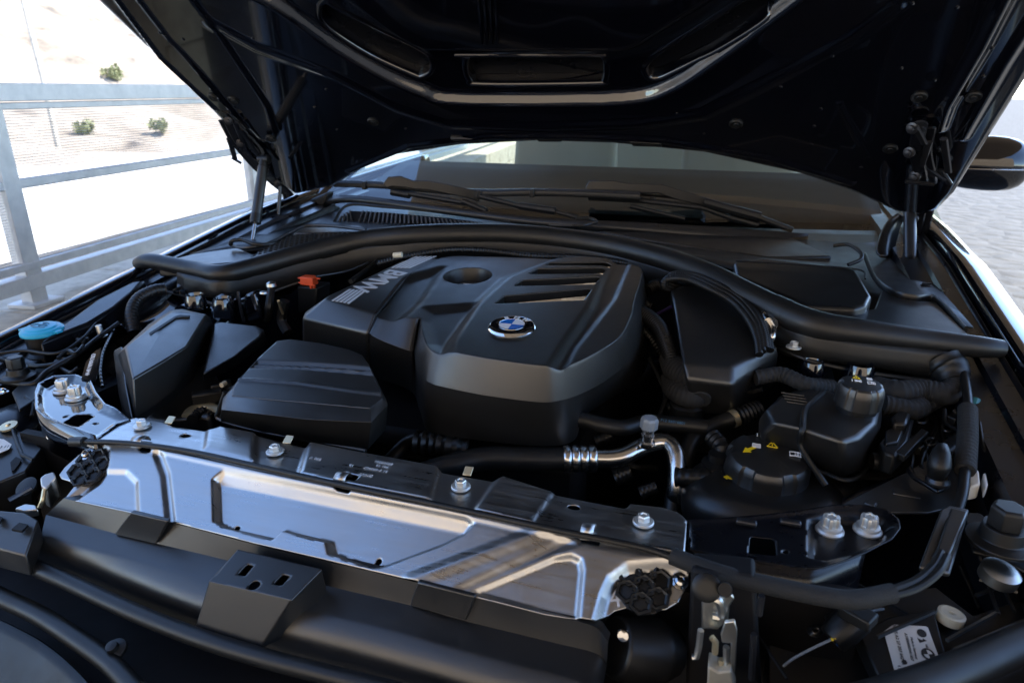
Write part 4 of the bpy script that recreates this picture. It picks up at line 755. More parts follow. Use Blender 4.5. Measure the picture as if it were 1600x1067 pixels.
text('stamped_number', '4A4R19090V7053', cV+nV/np.linalg.norm(nV)*.001, dV, nV, np.linalg.norm(dV)/7.2, 'print_white', vs_, sx=.85, bold=.0002)
put('inner_edge', MB().tube([aZ(*p) for p in ((178, 515, .82), (168, 535, .82), (160, 555, .815), (157, 580, .808), (160, 604, .80))], .003, 8, ribs=(.012, .001)), 'paint_matt')
# washer filler
wc = aZ(74, 545, .80); ax = (0, -.05, 1); wf = put('washer_filler', MB().lathe(wc, [(.036, -.03), (.036, -.004), (.028, 0), (.028, .034)], 28, axis=ax), 'plastic_dark', label='washer bottle neck with bright blue cap')
wcap = put('washer_cap', MB().lathe(wc+np.array((0, -.001, .030)), [(.031, 0), (.034, .002), (.034, .007), (.030, .0105), (.026, .011), (.024, .0135), (.006, .0145)], 32, axis=ax).box(wc+np.array((.034, .0, .036)), (.012, .012, .004)).box(wc+np.array((-.034, -.004, .035)), (.012, .02, .004)), 'cap_blue', wf, bevel=.0006)
sy = wc+np.array((0, -.002, .0452))
put('washer_symbol', MB().tube([sy+np.array((-.016, -.006, 0)), sy+np.array((0, -.012, 0)), sy+np.array((.016, -.006, 0)), sy+np.array((.011, .004, 0)), sy+np.array((0, .001, 0)), sy+np.array((-.011, .004, 0)), sy+np.array((-.016, -.006, 0))], .0009, 6, smooth=False).tube([sy+np.array((0, -.004, 0)), sy+np.array((.001, .011, 0))], .0009, 6, smooth=False).tube([sy+np.array((-.007, .011, 0)), sy+np.array((.001, .013, 0)), sy+np.array((.008, .010, 0))], .0009, 6), 'print_blue', wf)
def hexnut(px, py, z, r, h, m='plastic_dark', name='buffer_stop', base=1.9, parent=CAR, label=None):
    c = aZ(px, py, z); o = put(name, MB().lathe(c, [(r*base, -.002), (r*base, .002), (r*1.25, .005), (r*1.15, h*.45)], 24), m, parent, bevel=.0008, label=label)
    put('hex_head', MB().lathe(c, [(r, h*.45), (r, h*.92), (r*.85, h), (r*.1, h)], 6), m, o if parent is CAR else parent, bevel=.0012); return o
hexnut(30, 588, .795, .013, .034, 'rubber', label='black hexagonal rubber stop beside the blue cap')
st = aZ(159, 526, .815); put('threaded_stud', MB().lathe(st, [(.0105, 0), (.0105, .002), (.0055, .003), (.0055, .020), (.0052, .0215), (.003, .0215), (.003, .019), (.0005, .019)], 20, axis=(-.12, 0, 1)), 'zinc', label='upright silver threaded stud')
inst(screwm, tuple(aZ(4, 613, .80)), CAR, name='dome_screw'); 
# pipework and clutter on the left shelf
for pts, r, m in ((((0, 560, .80), (60, 572, .80), (110, 560, .81), (150, 530, .82), (185, 505, .83)), .004, 'plastic_dark'), (((210, 520, .80), (206, 490, .83), (216, 468, .85), (240, 455, .86), (258, 452, .86)), .013, 'rubber'), (((0, 595, .79), (50, 600, .79), (75, 580, .80), (115, 558, .81)), .005, 'rubber'),
                   (((0, 552, .81), (40, 548, .81), (90, 552, .81), (128, 530, .82), (150, 505, .83)), .003, 'plastic_dark')):
    put('washer_hose' if m == 'rubber' else 'wiring', MB().tube([aZ(*p) for p in pts], r, 12, ribs=(.007, .001) if r > .01 else None), m)
put('shelf_plate', MB().prism([aZ(*p, .79) for p in ((18, 612), (60, 572), (95, 568), (70, 602), (60, 620), (30, 640))], .006), 'plastic_dark', bevel=.002)
put('shelf_plate', MB().prism([aZ(*p, .83) for p in ((150, 450), (170, 442), (218, 430), (222, 436), (200, 446), (170, 462))], .012), 'plastic_fine', bevel=.003)
put('shelf_rail', MB().prism([aZ(*p) for p in ((60, 535, .83), (150, 468, .85), (205, 440, .86), (228, 436, .86), (180, 478, .845), (140, 505, .835))], .05), 'paint_matt', bevel=.006)
# headlamp housing left
hlp = put('headlamp_housing', MB().prism([aZ(*p) for p in ((-30, 690, .76), (0, 672, .762), (22, 666, .762), (66, 700, .755), (54, 716, .75), (40, 736, .745), (0, 752, .742), (-30, 760, .74))], .05), 'plastic_fine', bevel=.002, label='black headlamp housing with a small white label')
put('housing_rib', MB().tube([aZ(*p) for p in ((19, 668, .765), (26, 690, .762), (34, 710, .757), (52, 718, .755))], .0024, 8, smooth=False), 'plastic_dark', hlp)
put('paper_label', MB().prism([aZ(*p) for p in ((-10, 684, .7615), (6, 686, .7605), (18, 694, .7585), (14, 701, .7570), (-2, 708, .7560), (-12, 706, .757))], .0006), 'label_white', hlp)
text('label_print', '63 11', aZ(5, 698, .7600), (.9, .45, -.05), (0, -.12, 1), .007, 'ink', hlp)
put('housing_recess', MB().prism([aZ(*p) for p in ((16, 722, .7505), (25, 713, .753), (33, 717, .7525), (30, 724, .7505), (22, 734, .748), (18, 736, .7475))], .002), 'bay_dark', hlp)
put('gold_washer', MB().lathe(aZ(14, 667, .765), [(.012, 0), (.012, .003), (.004, .0035), (.002, .006)], 18, axis=(0, -.2, 1)), 'gold_zinc', hlp)
put('side_screw', MB().lathe(aZ(84, 681, .77), [(.008, 0), (.008, .004), (.005, .008), (.001, .009)], 16, axis=(.1, -.9, .4)), 'chrome_dark', LBk)
lat = put('bonnet_latch', MB().prism([aZ(*p) for p in ((62, 746, .75), (70, 740, .752), (84, 736, .752), (88, 744, .75), (80, 752, .745), (72, 764, .74), (64, 760, .742))], .03), 'zinc', bevel=.002, label='zinc plated bonnet latch at the left end')
put('latch_plate', MB().tube([aZ(70, 764, .745), aZ(67, 780, .735), aZ(62, 792, .725)], .003, 8), 'gold_zinc', lat); put('latch_foot', MB().prism([aZ(*p) for p in ((22, 793, .735), (40, 786, .737), (56, 788, .737), (60, 796, .733), (36, 800, .73))], .01), 'zinc', lat, bevel=.002)
put('latch_lever', MB().tube([aZ(14, 782, .735), aZ(32, 772, .738), (aZ(50, 762, .742))], .0035, 8), 'steel_dark', lat); put('latch_pulley', MB().lathe(aZ(44, 762, .735), [(.014, 0), (.014, .004), (.010, .005)], 20, axis=(0, -.5, .8)), 'plastic_dark', lat)
# ================================================================ LEFT BAY, BEHIND THE DUCT
oc = aY(483, 438, .52); oj = put('jump_terminal', MB().box(oc, (.030, .02, .017)).box(oc+np.array((-.018, -.002, .004)), (.012, .006, .003)).box(oc+np.array((-.018, -.002, -.006)), (.012, .006, .003)).box(oc+np.array((.008, -.006, -.011)), (.004, .008, .008)).box(oc+np.array((.015, -.006, -.010)), (.003, .008, .008)).box(oc+np.array((.018, .004, .004)), (.012, .004, .003)), 'orange', bevel=.0012, label='small bright orange clip')
put('terminal_base', MB().prism([aY(*p, .53) for p in ((464, 447), (496, 450), (494, 480), (466, 490))], (0, .05, 0)), 'plastic_dark', oj, bevel=.003)
for pts, r, m in ((((494, 432, .89), (540, 424, .89), (575, 410, .895)), .0018, 'plastic'), (((548, 440, .88), (575, 420, .885), (590, 408, .89)), .005, 'rubber'), (((435, 470, .86), (438, 480, .84), (442, 490, .82)), .0025, 'gold_zinc'), (((372, 456, .86), (376, 480, .83), (381, 502, .80)), .003, 'steel_dark'), (((393, 460, .86), (398, 475, .84), (401, 484, .83)), .003, 'steel_dark'), (((418, 500, .80), (420, 480, .83), (424, 452, .86)), .008, 'plastic_dark'), (((450, 520, .78), (440, 500, .80), (445, 470, .84)), .010, 'rubber')):
    put('bay_line', MB().tube([aZ(*p) for p in pts], r, 8), m)
for px, py, z, r, h in ((305, 468, .855, .020, .010), (348, 472, .85, .020, .008), (1344, 578, .84, .022, .010), (1270, 572, .84, .018, .008)):
    put('tower_boss', MB().lathe(aZ(px, py, z), [(r, -.012), (r*.95, 0), (r*.8, h), (r*.72, h*.4), (r*.2, h*.3)], 24), 'paint')
for pts in ([(252, 500), (275, 478), (300, 470), (318, 486), (285, 487)], [(330, 500), (332, 465), (345, 458), (362, 468), (365, 505)], [(384, 505), (380, 460), (396, 456), (410, 500)]):
    put('tower_web', MB().prism([aY(x, y, .42) for x, y in pts], (0, .03, 0)), 'paint', bevel=.006)
put('bay_bolt', MB().lathe(aZ(424, 447, .87), [(.010, 0), (.009, .006), (.004, .009)], 14), 'zinc'); put('bay_bolt', MB().lathe(aZ(412, 458, .86), [(.008, 0), (.007, .003), (.004, .004)], 14), 'zinc')
put('corrugated_pipe', MB().tube([aZ(*p) for p in ((400, 580, .78), (385, 595, .785), (375, 602, .79), (358, 612, .79))], .006, 10, ribs=(.005, .001)), 'plastic_dark')
ml = put('sensor_plug', MB().box(aZ(346, 605, .79), (.03, .022, .018), Matrix.Rotation(.7, 3, 'Z')), 'plastic_dark', bevel=.002); put('plug_tip', MB().tube([aZ(346, 602, .80), aZ(352, 598, .80)], .004, 8), 'cream_plastic', ml)
put('plug_body', MB().box(aZ(325, 620, .785), (.045, .02, .02), Matrix.Rotation(.7, 3, 'Z')), 'plastic_dark', ml, bevel=.003)
# ================================================================ MIDDLE: hoses in front of the engine
ac = put('air_conditioning_hose', MB().tube([aZ(*p) for p in ((640, 748, .72), (700, 728, .735), (760, 716, .74), (830, 717, .74), (885, 717, .74))], .0165, 18), 'rubber', label='thick black hose joined to a silver pipe')
fa, fb = aZ(878, 717, .74), aZ(931, 716, .74); fx = fb-fa
for k in range(4): put('crimp_ring', MB().tube([fa+fx*(.03+.25*k), fa+fx*(.08+.25*k), fa+fx*(.20+.25*k), fa+fx*(.25+.25*k)], [.0178, .0195, .0195, .0178], 22, smooth=False), 'pipe_alu', ac)
pp = [aZ(*p) for p in ((928, 716, .74), (955, 716, .74), (975, 712, .743), (1000, 700, .75), (1022, 692, .755), (1040, 692, .755), (1053, 704, .75), (1058, 730, .735), (1056, 775, .70), (1050, 800, .66))]
put('metal_pipe', MB().tube(pp, .0128, 18), 'pipe_alu', ac)
va = aZ(1010, 693, .765); vd = np.array((.06, 0, 1.)); put('service_valve', MB().lathe(va, [(.010, -.004), (.012, 0), (.0115, .004), (.0085, .006), (.0085, .012), (.0098, .013), (.0098, .016), (.008, .017), (.008, .026)], 20, axis=vd), 'pipe_alu', ac)
put('valve_cap', MB().lathe(va+vd*.024, [(.0105, 0), (.0125, .001), (.0125, .014), (.0105, .017), (.002, .0175)], 32, axis=vd, star=(8, .09)), 'grey_plastic', ac, bevel=.0008)
for pts, r, nm in ((((880, 660, .77), (905, 655, .775), (940, 664, .77), (975, 668, .765), (1010, 660, .765), (1060, 663, .765), (1105, 668, .765)), .012, 'coolant_hose'), (((1050, 800, .68), (1054, 770, .70), (1066, 735, .72), (1075, 700, .74), (1090, 680, .75), (1120, 662, .76), (1152, 652, .77)), .0125, 'coolant_hose')):
    ch = put(nm, MB().tube([aZ(*p) for p in pts], r, 16), 'rubber')
put('hose_clamp', MB().tube([aZ(1143, 655, .768), aZ(1150, 652, .770)], .0138, 18), 'gold_zinc', ch); put('hose_coupling', MB().tube([aZ(1152, 652, .77), aZ(1170, 645, .775), aZ(1188, 638, .78)], [.014, .0155, .0135], 16, ribs=(.006, .0015)), 'plastic_dark', ch)
c = aZ(1052, 659.5, .777); text('hose_print', 'F12 56016801', c+np.array((0, -.006, .0035)), (1, -.02, .0), (0, -.6, .8), .0062, 'print_blue', ch)
put('bellows', MB().tube([aZ(*p) for p in ((650, 690, .74), (680, 693, .74), (705, 697, .74), (730, 702, .735))], .018, 16, ribs=(.012, .004)), 'plastic_dark')
put('black_tube', MB().tube([aZ(*p) for p in ((610, 720, .70), (635, 695, .72), (660, 684, .735))], .012, 14), 'rubber')
for k in range(9):
    x = 690+k*25; put('engine_rib', MB().box(aZ(900+k*9, 690-k*2.5, .70), (.008, .07, .03), Matrix.Rotation(-.7, 3, 'Z')), 'bay_dark')
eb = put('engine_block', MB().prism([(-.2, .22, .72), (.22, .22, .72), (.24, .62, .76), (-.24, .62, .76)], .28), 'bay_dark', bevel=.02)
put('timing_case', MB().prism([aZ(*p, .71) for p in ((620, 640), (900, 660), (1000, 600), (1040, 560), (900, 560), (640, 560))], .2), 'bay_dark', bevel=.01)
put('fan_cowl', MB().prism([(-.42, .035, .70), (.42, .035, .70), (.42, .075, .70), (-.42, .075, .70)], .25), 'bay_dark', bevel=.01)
# ================================================================ RIGHT: control box, braided hoses
et = [(1047, 453, .90), (1066, 447, .903), (1110, 452, .90), (1160, 480, .89), (1186, 520, .875), (1216, 541, .865), (1143, 573, .855), (1066, 567, .858)]
em = [(1050, 475, .87), (1066, 447, .88), (1110, 455, .88), (1165, 485, .87), (1195, 525, .855), (1217, 556, .845), (1146, 602, .835), (1072, 594, .838)]
el = [(1062, 560, .77), (1070, 500, .77), (1110, 500, .77), (1170, 540, .77), (1200, 570, .77), (1210, 600, .77), (1150, 650, .765), (1080, 645, .765)]
ecu = put('control_box', MB().loft([Zs(el), Zs(em), Zs(et)]), 'plastic', bevel=.006, seg=3, label='tall smooth black box beside the engine cover')
br = MB()
for k in range(5):
    o_ = np.array((.004*(k-2), .010*(k-2)*.6, -.003*abs(k-2)))
    br.tube([aZ(*p)+o_ for p in ((1062, 448, .895), (1046, 442, .905), (1050, 430, .92), (1080, 429, .925), (1120, 445, .92), (1155, 465, .91), (1180, 493, .90), (1192, 520, .885), (1196, 545, .87))], .0062, 10, ribs=(.004, .0007))
put('braided_hose', br, 'plastic_dark', label='bundle of braided black hoses looping over the box')
hf_ = put('hose_fitting', MB().tube([aZ(1196, 492, .895), aZ(1199, 500, .89)], .011, 14).tube([aZ(1199, 500, .89), aZ(1203, 507, .888)], .0125, 14), 'pipe_alu', label='bright bent metal hose end')
put('bent_pipe', MB().tube([aZ(*p) for p in ((1202, 505, .888), (1207, 514, .885), (1207, 524, .88), (1203, 532, .872))], .0055, 12), 'pipe_alu', hf_); put('rubber_end', MB().tube([aZ(1183, 478, .90), aZ(1197, 494, .895)], .009, 12), 'rubber', hf_)
for pts, r in ((((978, 480, .87), (1005, 490, .87), (1030, 512, .862), (1044, 545, .845), (1052, 572, .83), (1056, 590, .815)), .0135), (((976, 495, .85), (1000, 510, .845), (1022, 535, .83), (1036, 560, .81)), .008), (((1010, 455, .88), (1028, 446, .885), (1048, 450, .885)), .013), (((980, 470, .86), (1000, 470, .865), (1020, 480, .86)), .008)):
    put('corrugated_loom', MB().tube([aZ(*p) for p in pts], r, 14, ribs=(.0055, .0018)), 'plastic_dark')
put('loom_sleeve', MB().tube([aZ(*p) for p in ((1040, 560, .83), (1058, 578, .825), (1080, 592, .82), (1094, 606, .81), (1094, 625, .80))], [.012, .02, .021, .02, .016], 16, ribs=(.005, .001)), 'foam'); put('loom_sleeve', MB().tube([aZ(*p) for p in ((1044, 590, .80), (1060, 612, .80), (1085, 620, .80), (1098, 610, .80))], [.012, .018, .018, .014], 16, ribs=(.005, .001)), 'foam')
put('violet_wire', MB().tube([aZ(*p) for p in ((1024, 492, .85), (1040, 484, .855), (1052, 478, .86))], .003, 8), 'violet')
put('loom_base', MB().lathe(aZ(1074, 632, .775), [(.026, -.05), (.026, 0), (.022, .004), (.004, .004)], 24), 'plastic_fine')
inst(hexm, tuple(aZ(1240, 543, .86)), CAR, rz=.2)
# ---------------------------------------------------------------- upper reservoir with cap
def rr(L, z): return [aZ(x, y, z) for x, y in L]
ta = [(1196, 640), (1222, 618), (1258, 609), (1292, 612), (1345, 640), (1374, 640), (1368, 662), (1342, 682), (1316, 688), (1288, 680), (1250, 668), (1210, 660)]
tb = [(1186, 655), (1215, 620), (1255, 606), (1295, 606), (1350, 636), (1380, 636), (1376, 668), (1346, 706), (1318, 714), (1285, 702), (1245, 688), (1190, 676)]
tc_ = [(1184, 690), (1213, 650), (1255, 635), (1295, 635), (1350, 650), (1372, 662), (1366, 700), (1345, 738), (1318, 748), (1280, 734), (1240, 722), (1186, 706)]
ra = put('coolant_tank', MB().loft([rr(tc_, .755), rr(tb, .805), rr(ta, .828)]), 'plastic', bevel=.006, seg=3, label='angular black coolant tank under a white-printed screw cap')
put('tank_seam', MB().tube([aZ(*p) for p in ((1183, 692, .763), (1240, 724, .763), (1282, 736, .763), (1320, 750, .763), (1347, 740, .763), (1368, 702, .763))], .003, 8), 'plastic_dark', ra)
put('tank_band', MB().tube([aZ(*p) for p in ((1286, 612, .828), (1268, 628, .829), (1258, 640, .829), (1254, 668, .829), (1250, 692, .806), (1262, 716, .79), (1290, 758, .765))], .004, 8), 'plastic_dark', ra)
ca = aZ(1337, 640, .828); nk = np.array((.03, -.06, 1.)); nk /= np.linalg.norm(nk)
put('filler_neck', MB().lathe(ca, [(.025, -.01), (.025, .012)], 28, axis=nk), 'plastic_dark', ra)
def screwcap(c, r, h, lugs, nm, par, lug_w=.30):
    mb = MB(); A = nk; U = np.cross(A, (0, 1., 0)); U /= np.linalg.norm(U); V = np.cross(A, U); seg = 96; rings = []
    for q, hh_ in ((1.0, 0), (1.0, h*.55), (.97, h*.78), (.90, h*.93), (.80, h), (.02, h*1.03)):
        rg_ = []
        for k in range(seg):
            t = 2*math.pi*k/seg; m = (math.cos(t*lugs) > 1-2*lug_w) and .5 < q; rg_.append(c+A*hh_+r*(q*(.93 if m and hh_ > h*.1 else 1.0))*(math.cos(t)*U+math.sin(t)*V))
        rings.append(rg_)
    mb.loft(rings); return put(nm, mb, 'plastic', par, smooth=28), (c, A, U, V, h)
capA, fA = screwcap(ca+nk*.010, .0295, .030, 6, 'tank_cap', ra)
def decal(par, f, x, y, shape, m, s=1.0):
    c, A, U, V, h = f; X = -U if U[0] < 0 else U; Yv = np.cross(A, X); o = c+A*(h*1.03+.0006)+X*x+Yv*y; mb = MB()
    def T(a, b): return o+X*a*s+Yv*b*s
    if shape == 'warn':
        for (a, b), (c_, d_) in zip(((-.006, -.005), (.006, -.005), (0, .006)), ((.006, -.005), (0, .006), (-.006, -.005))): mb.tube([T(a, b), T(c_, d_)], .0007*s, 6)
        mb.tube([T(0, -.002), T(0, .002)], .0007*s, 6)
    elif shape == 'book':
        mb.tube([T(-.006, -.004), T(0, -.003), T(.006, -.004), T(.006, .004), T(0, .005), T(-.006, .004), T(-.006, -.004)], .0007*s, 6, smooth=False); mb.tube([T(0, -.003), T(0, .005)], .0006*s, 6)
        for k in range(3): mb.tube([T(.0015, -.001+.002*k), T(.0045, -.0012+.002*k)], .0004*s, 4)
    elif shape == 'gauge':
        for k in range(4): mb.tube([T(-.005, -.004+.0026*k), T(.005, -.004+.0026*k)], .0006*s, 6)
        mb.tube([T(-.005, -.004), T(-.005, .004)], .0006*s, 6); mb.tube([T(.005, -.004), T(.005, .004)], .0006*s, 6)
    elif shape == 'cross':
        mb.tube([T(-.005, -.003), T(.005, .003)], .0009*s, 6); mb.tube([T(-.005, .003), T(.005, -.003)], .0009*s, 6); mb.tube([T(-.009, -.003), T(-.009, .003)], .0008*s, 6)
    elif shape == 'arrow':
        mb.prism([T(-.009, -.009), T(.002, -.006), T(.000, -.003), T(.008, .006), T(.004, .009), T(-.003, .001), T(-.006, .003)], tuple(-A*.0004))
    put('cap_symbol', mb, m, par)
decal(ra, fA, -.006, .013, 'warn', 'print_yellow', .75); decal(ra, fA, .010, .013, 'gauge', 'print_white', .65); decal(ra, fA, -.005, .002, 'cross', 'print_white', .8); decal(ra, fA, .011, .001, 'book', 'print_white', .75)
cm = aZ(1243, 624, .8285)
for k in range(4): put('moulded_text', MB().tube([cm+np.array((-.018+.002*k, .018-.010*k, 0)), cm+np.array((.012+.002*k, .016-.010*k, 0))], .0012, 6), 'plastic', ra)
# lower round reservoir
cb = aZ(1195, 772, .735); cen_b = cb
def ell(sx, sy, z, n=28, p=2.6):
    out_ = []
    for t in np.linspace(0, 2*math.pi, n, endpoint=False):
        ct, st_ = math.cos(t), math.sin(t); out_.append(cen_b+np.array((sx*math.copysign(abs(ct)**(2/p), ct), sy*math.copysign(abs(st_)**(2/p), st_)+.012, z)))
    return out_
rb = put('expansion_tank', MB().loft([ell(.085, .06, -.09), ell(.104, .078, -.05), ell(.108, .082, -.02), ell(.102, .077, -.002), ell(.085, .062, .012), ell(.06, .05, .016)]), 'plastic_fine', smooth=60, sub=1, label='rounded black expansion tank with yellow arrow on its cap')
nk = np.array((.02, -.12, 1.)); nk /= np.linalg.norm(nk); c2 = aZ(1196, 738, .752); capB, fB = screwcap(c2, .054, .032, 6, 'expansion_cap', rb, .28)
put('cap_collar', MB().lathe(c2, [(.057, -.012), (.057, -.001), (.05, .001)], 40, axis=nk), 'plastic_dark', rb)
decal(rb, fB, -.006, .036, 'cross', 'print_white', 1.0); decal(rb, fB, .004, .018, 'warn', 'print_yellow', 1.1); decal(rb, fB, -.016, .010, 'gauge', 'print_white', 1.0); decal(rb, fB, -.024, -.001, 'arrow', 'print_yellow', 1.0); decal(rb, fB, .032, .004, 'book', 'print_white', 1.1)
yc = aZ(1139, 745, .754); put('level_arrow', MB().prism([yc+np.array(q) for q in ((-.007, -.001, 0), (-.002, .005, 0), (-.002, .002, 0), (.006, .004, 0), (.006, -.005, 0), (-.002, -.003, 0), (-.002, -.006, 0))], .0005), 'print_yellow', rb)
put('tank_outlet', MB().tube([aZ(1056, 745, .735), aZ(1090, 746, .74), aZ(1110, 742, .74)], [.014, .013, .012], 14, ribs=(.009, .0015)), 'plastic_dark', rb); put('tank_valve', MB().lathe(aZ(1122, 722, .75), [(.022, -.04), (.022, .0), (.014, .004), (.014, .014), (.008, .016)], 18), 'plastic_dark', rb); put('tank_elbow', MB().tube([aZ(*p) for p in ((1122, 720, .75), (1128, 700, .765), (1112, 682, .77))], .013, 12, ribs=(.008, .002)), 'plastic_dark', rb)
put('tank_lobe', MB().loft([[aZ(1290, 770, .70)+np.array((s_*.055*math.cos(t), s_*.05*math.sin(t), z_)) for t in np.linspace(0, 2*math.pi, 20, endpoint=False)] for s_, z_ in ((.8, -.05), (1, -.02), (1, .01), (.7, .032), (.3, .036))]), 'plastic_fine', rb, smooth=60, sub=1)
# ---------------------------------------------------------------- right inner wing: looms, connectors, brackets
for pts, r, m, nm in ((((1370, 605, .82), (1400, 612, .825), (1440, 610, .825), (1480, 615, .825), (1492, 600, .83), (1478, 580, .84), (1490, 565, .845)), .017, 'foam', 'taped_loom'), (((1180, 590, .83), (1220, 585, .835), (1258, 600, .83), (1300, 605, .82)), .012, 'foam', 'taped_loom'), (((1440, 640, .80), (1470, 622, .815), (1485, 610, .82)), .011, 'foam', 'taped_loom'), (((1380, 632, .815), (1420, 640, .81), (1440, 635, .81)), .015, 'foam', 'taped_loom'),
                      (((1498, 560, .85), (1507, 590, .845), (1513, 630, .835), (1512, 660, .83)), .006, 'rubber', 'release_conduit'), (((1512, 640, .835), (1512, 680, .825), (1508, 735, .81)), .012, 'foam', 'conduit_sleeve'), (((1508, 735, .81), (1504, 770, .80), (1495, 800, .79)), .006, 'rubber', 'release_conduit'),
                      (((1476, 640, .81), (1478, 660, .80), (1500, 675, .80), (1505, 690, .80)), .003, 'rubber', 'thin_wire'), (((1530, 660, .82), (1535, 690, .81), (1540, 705, .805), (1548, 712, .80)), .0025, 'rubber', 'thin_wire'), (((1465, 710, .79), (1490, 695, .80), (1510, 680, .81)), .010, 'rubber', 'breather_hose'), (((1300, 800, .73), (1340, 775, .74), (1400, 750, .75), (1440, 735, .76)), .006, 'paint_matt', 'pressed_edge'), (((1490, 640, .81), (1500, 655, .80), (1506, 670, .80)), .003, 'rubber', 'thin_wire')):
    put(nm, MB().tube([aZ(*p) for p in pts], r, 12, ribs=(.007, .0012) if m == 'foam' else None), m)
ho = put('loom_holder', MB().prism([aZ(*p, .80) for p in ((1374, 690), (1400, 660), (1410, 645), (1430, 648), (1420, 690), (1400, 712), (1380, 705))], .03), 'plastic_dark', bevel=.004, label='ribbed black wiring connector clipped to a bracket')
put('holder_lid', MB().prism([aZ(*p, .805) for p in ((1384, 672), (1402, 662), (1412, 672), (1404, 690), (1384, 692))], .008), 'plastic_fine', ho, bevel=.002); put('holder_shell', MB().prism([aZ(*p, .815) for p in ((1392, 650), (1404, 640), (1424, 645), (1418, 662), (1396, 660))], .02), 'plastic_fine', ho, bevel=.004)
put('holder_barrel', MB().tube([aZ(1362, 720, .775), aZ(1386, 722, .775)], .011, 14), 'plastic_fine', ho); put('holder_plate', MB().prism([aZ(*p, .80) for p in ((1398, 705), (1440, 668), (1452, 674), (1415, 712))], .01), 'plastic_dark', ho, bevel=.002)
bk = put('sensor_bracket', MB().prism([aZ(*p, .785) for p in ((1416, 730), (1424, 722), (1432, 740), (1462, 745), (1478, 752), (1480, 762), (1466, 767), (1424, 742))], .006), 'paint_matt', bevel=.003)
hexnut(1465, 752, .79, .009, .018, 'steel_dark', 'bracket_nut', 1.5, bk); put('pressure_sensor', MB().tube([aZ(1464, 745, .80), aZ(1467, 728, .815), aZ(1470, 712, .825), aZ(1472, 698, .83)], [.009, .013, .011, .007], 14), 'plastic_dark', bk)
put('earth_point', MB().tube([aZ(1521, 636, .82), aZ(1525, 624, .828)], .006, 10), 'teal_plastic'); put('white_connector', MB().prism([aZ(*p) for p in ((1512, 740, .80), (1520, 724, .806), (1530, 736, .804), (1532, 756, .80), (1516, 760, .797))], .02), 'white_plastic', bevel=.002, label='small white plastic connector among the wiring'); put('white_connector', MB().prism([aZ(*p, .80) for p in ((1536, 740), (1540, 738), (1544, 756), (1540, 762))], .015), 'white_plastic', bevel=.001)
gr_ = put('wing_rubber', MB().tube([aZ(1472, 566, .85), aZ(1484, 582, .84), aZ(1490, 600, .83)], [.03, .028, .018], 18, ribs=(.012, .002)), 'rubber')
put('wing_plate', MB().prism([aZ(*p) for p in ((1545, 560, .85), (1590, 580, .85), (1600, 605, .845), (1560, 606, .84), (1552, 590, .845))], .02), 'plastic_dark', bevel=.006); put('wing_plate', MB().prism([aZ(*p) for p in ((1570, 622, .82), (1600, 622, .82), (1620, 760, .80), (1598, 700, .805))], .006), 'paint_matt', bevel=.001)
put('wing_edge', MB().prism([aZ(*p) for p in ((1300, 795, .765), (1420, 735, .772), (1480, 700, .778), (1500, 712, .776), (1500, 790, .77), (1450, 800, .768), (1400, 800, .766))], .004), 'plastic', bevel=.001)
# ---------------------------------------------------------------- right front corner
RBF = Frame((0, 0, .785), (1, 0, 0), (0, 0, 1)); rbp = [(1073, 815), (1130, 812), (1200, 806), (1250, 800), (1300, 792), (1345, 791), (1385, 799), (1404, 814), (1406, 828), (1393, 845), (1352, 866), (1322, 878), (1286, 890), (1250, 891), (1180, 880), (1076, 862)]; rbu = RBF.uvs(rbp); innr = RBF.uvs([(1268, 812), (1300, 803), (1345, 802), (1380, 810), (1390, 822), (1376, 842), (1330, 862), (1290, 872), (1268, 868)])
def rbh(P): return boss(P, innr, -.010, .010)+.003*sstep(1+sdp(P, rbu)[0]/.006)
RBk = relief('front_bracket', RBF, rbu, rbh, .003, ['paint_matt'], holes=[RBF.uvs([(1172, 838), (1210, 842), (1213, 868), (1170, 864)]), RBF.uvs([(1224, 858), (1232, 859), (1231, 866), (1223, 865)])], solid=.0015, label='dark pressed bracket with a pair of star-headed zinc bolts')
for px, py in ((1296, 829), (1355, 829)): inst(torxm, tuple(aZ(px, py, .7755)), RBk, rz=.4)
for px in (1166, 1235): put('bracket_nib', MB().box(aZ(px, 816, .789), (.022, .008, .006)), 'steel_dark', RBk, bevel=.002)
put('bracket_wall', sheet([[RBF.at(*u, .002) for u in RBF.uvs([(1076, 862), (1180, 880), (1250, 891), (1286, 890), (1352, 866)])], [RBF.at(*u, -.05) for u in RBF.uvs([(1076, 862), (1180, 880), (1250, 891), (1286, 890), (1352, 866)])]], 30, 1), 'paint_matt', RBk, solid=.0015)
for px, py, z in ((1220, 906, .765), (1106, 884, .77)): put('panel_screw', MB().lathe(aZ(px, py, z), [(.0118, 0), (.0118, .002), (.008, .003), (.008, .006), (.0045, .0065), (.003, .004), (.0005, .004)], 20, axis=(0, -.75, .65)), 'zinc', RBk)
cr_ = put('cable_bracket', MB().prism([aZ(*p) for p in ((1436, 884, .785), (1470, 795, .80), (1482, 788, .802), (1515, 795, .80), (1485, 895, .782)) ], .006), 'plastic', bevel=.002, label='flat black bracket guiding the release cables')
put('cable_guide', MB().prism([aZ(*p) for p in ((1462, 862, .796), (1486, 792, .81), (1514, 798, .81), (1484, 868, .796))], .012), 'plastic', cr_, bevel=.002); put('guide_mouth', MB().prism([aZ(*p) for p in ((1458, 862, .796), (1480, 868, .796), (1478, 874, .794), (1456, 868, .794))], .014), 'plastic_dark', cr_, bevel=.001)
hexnut(1563, 845, .79, .017, .042, 'rubber', label='large black hexagonal rubber stop at the right corner')
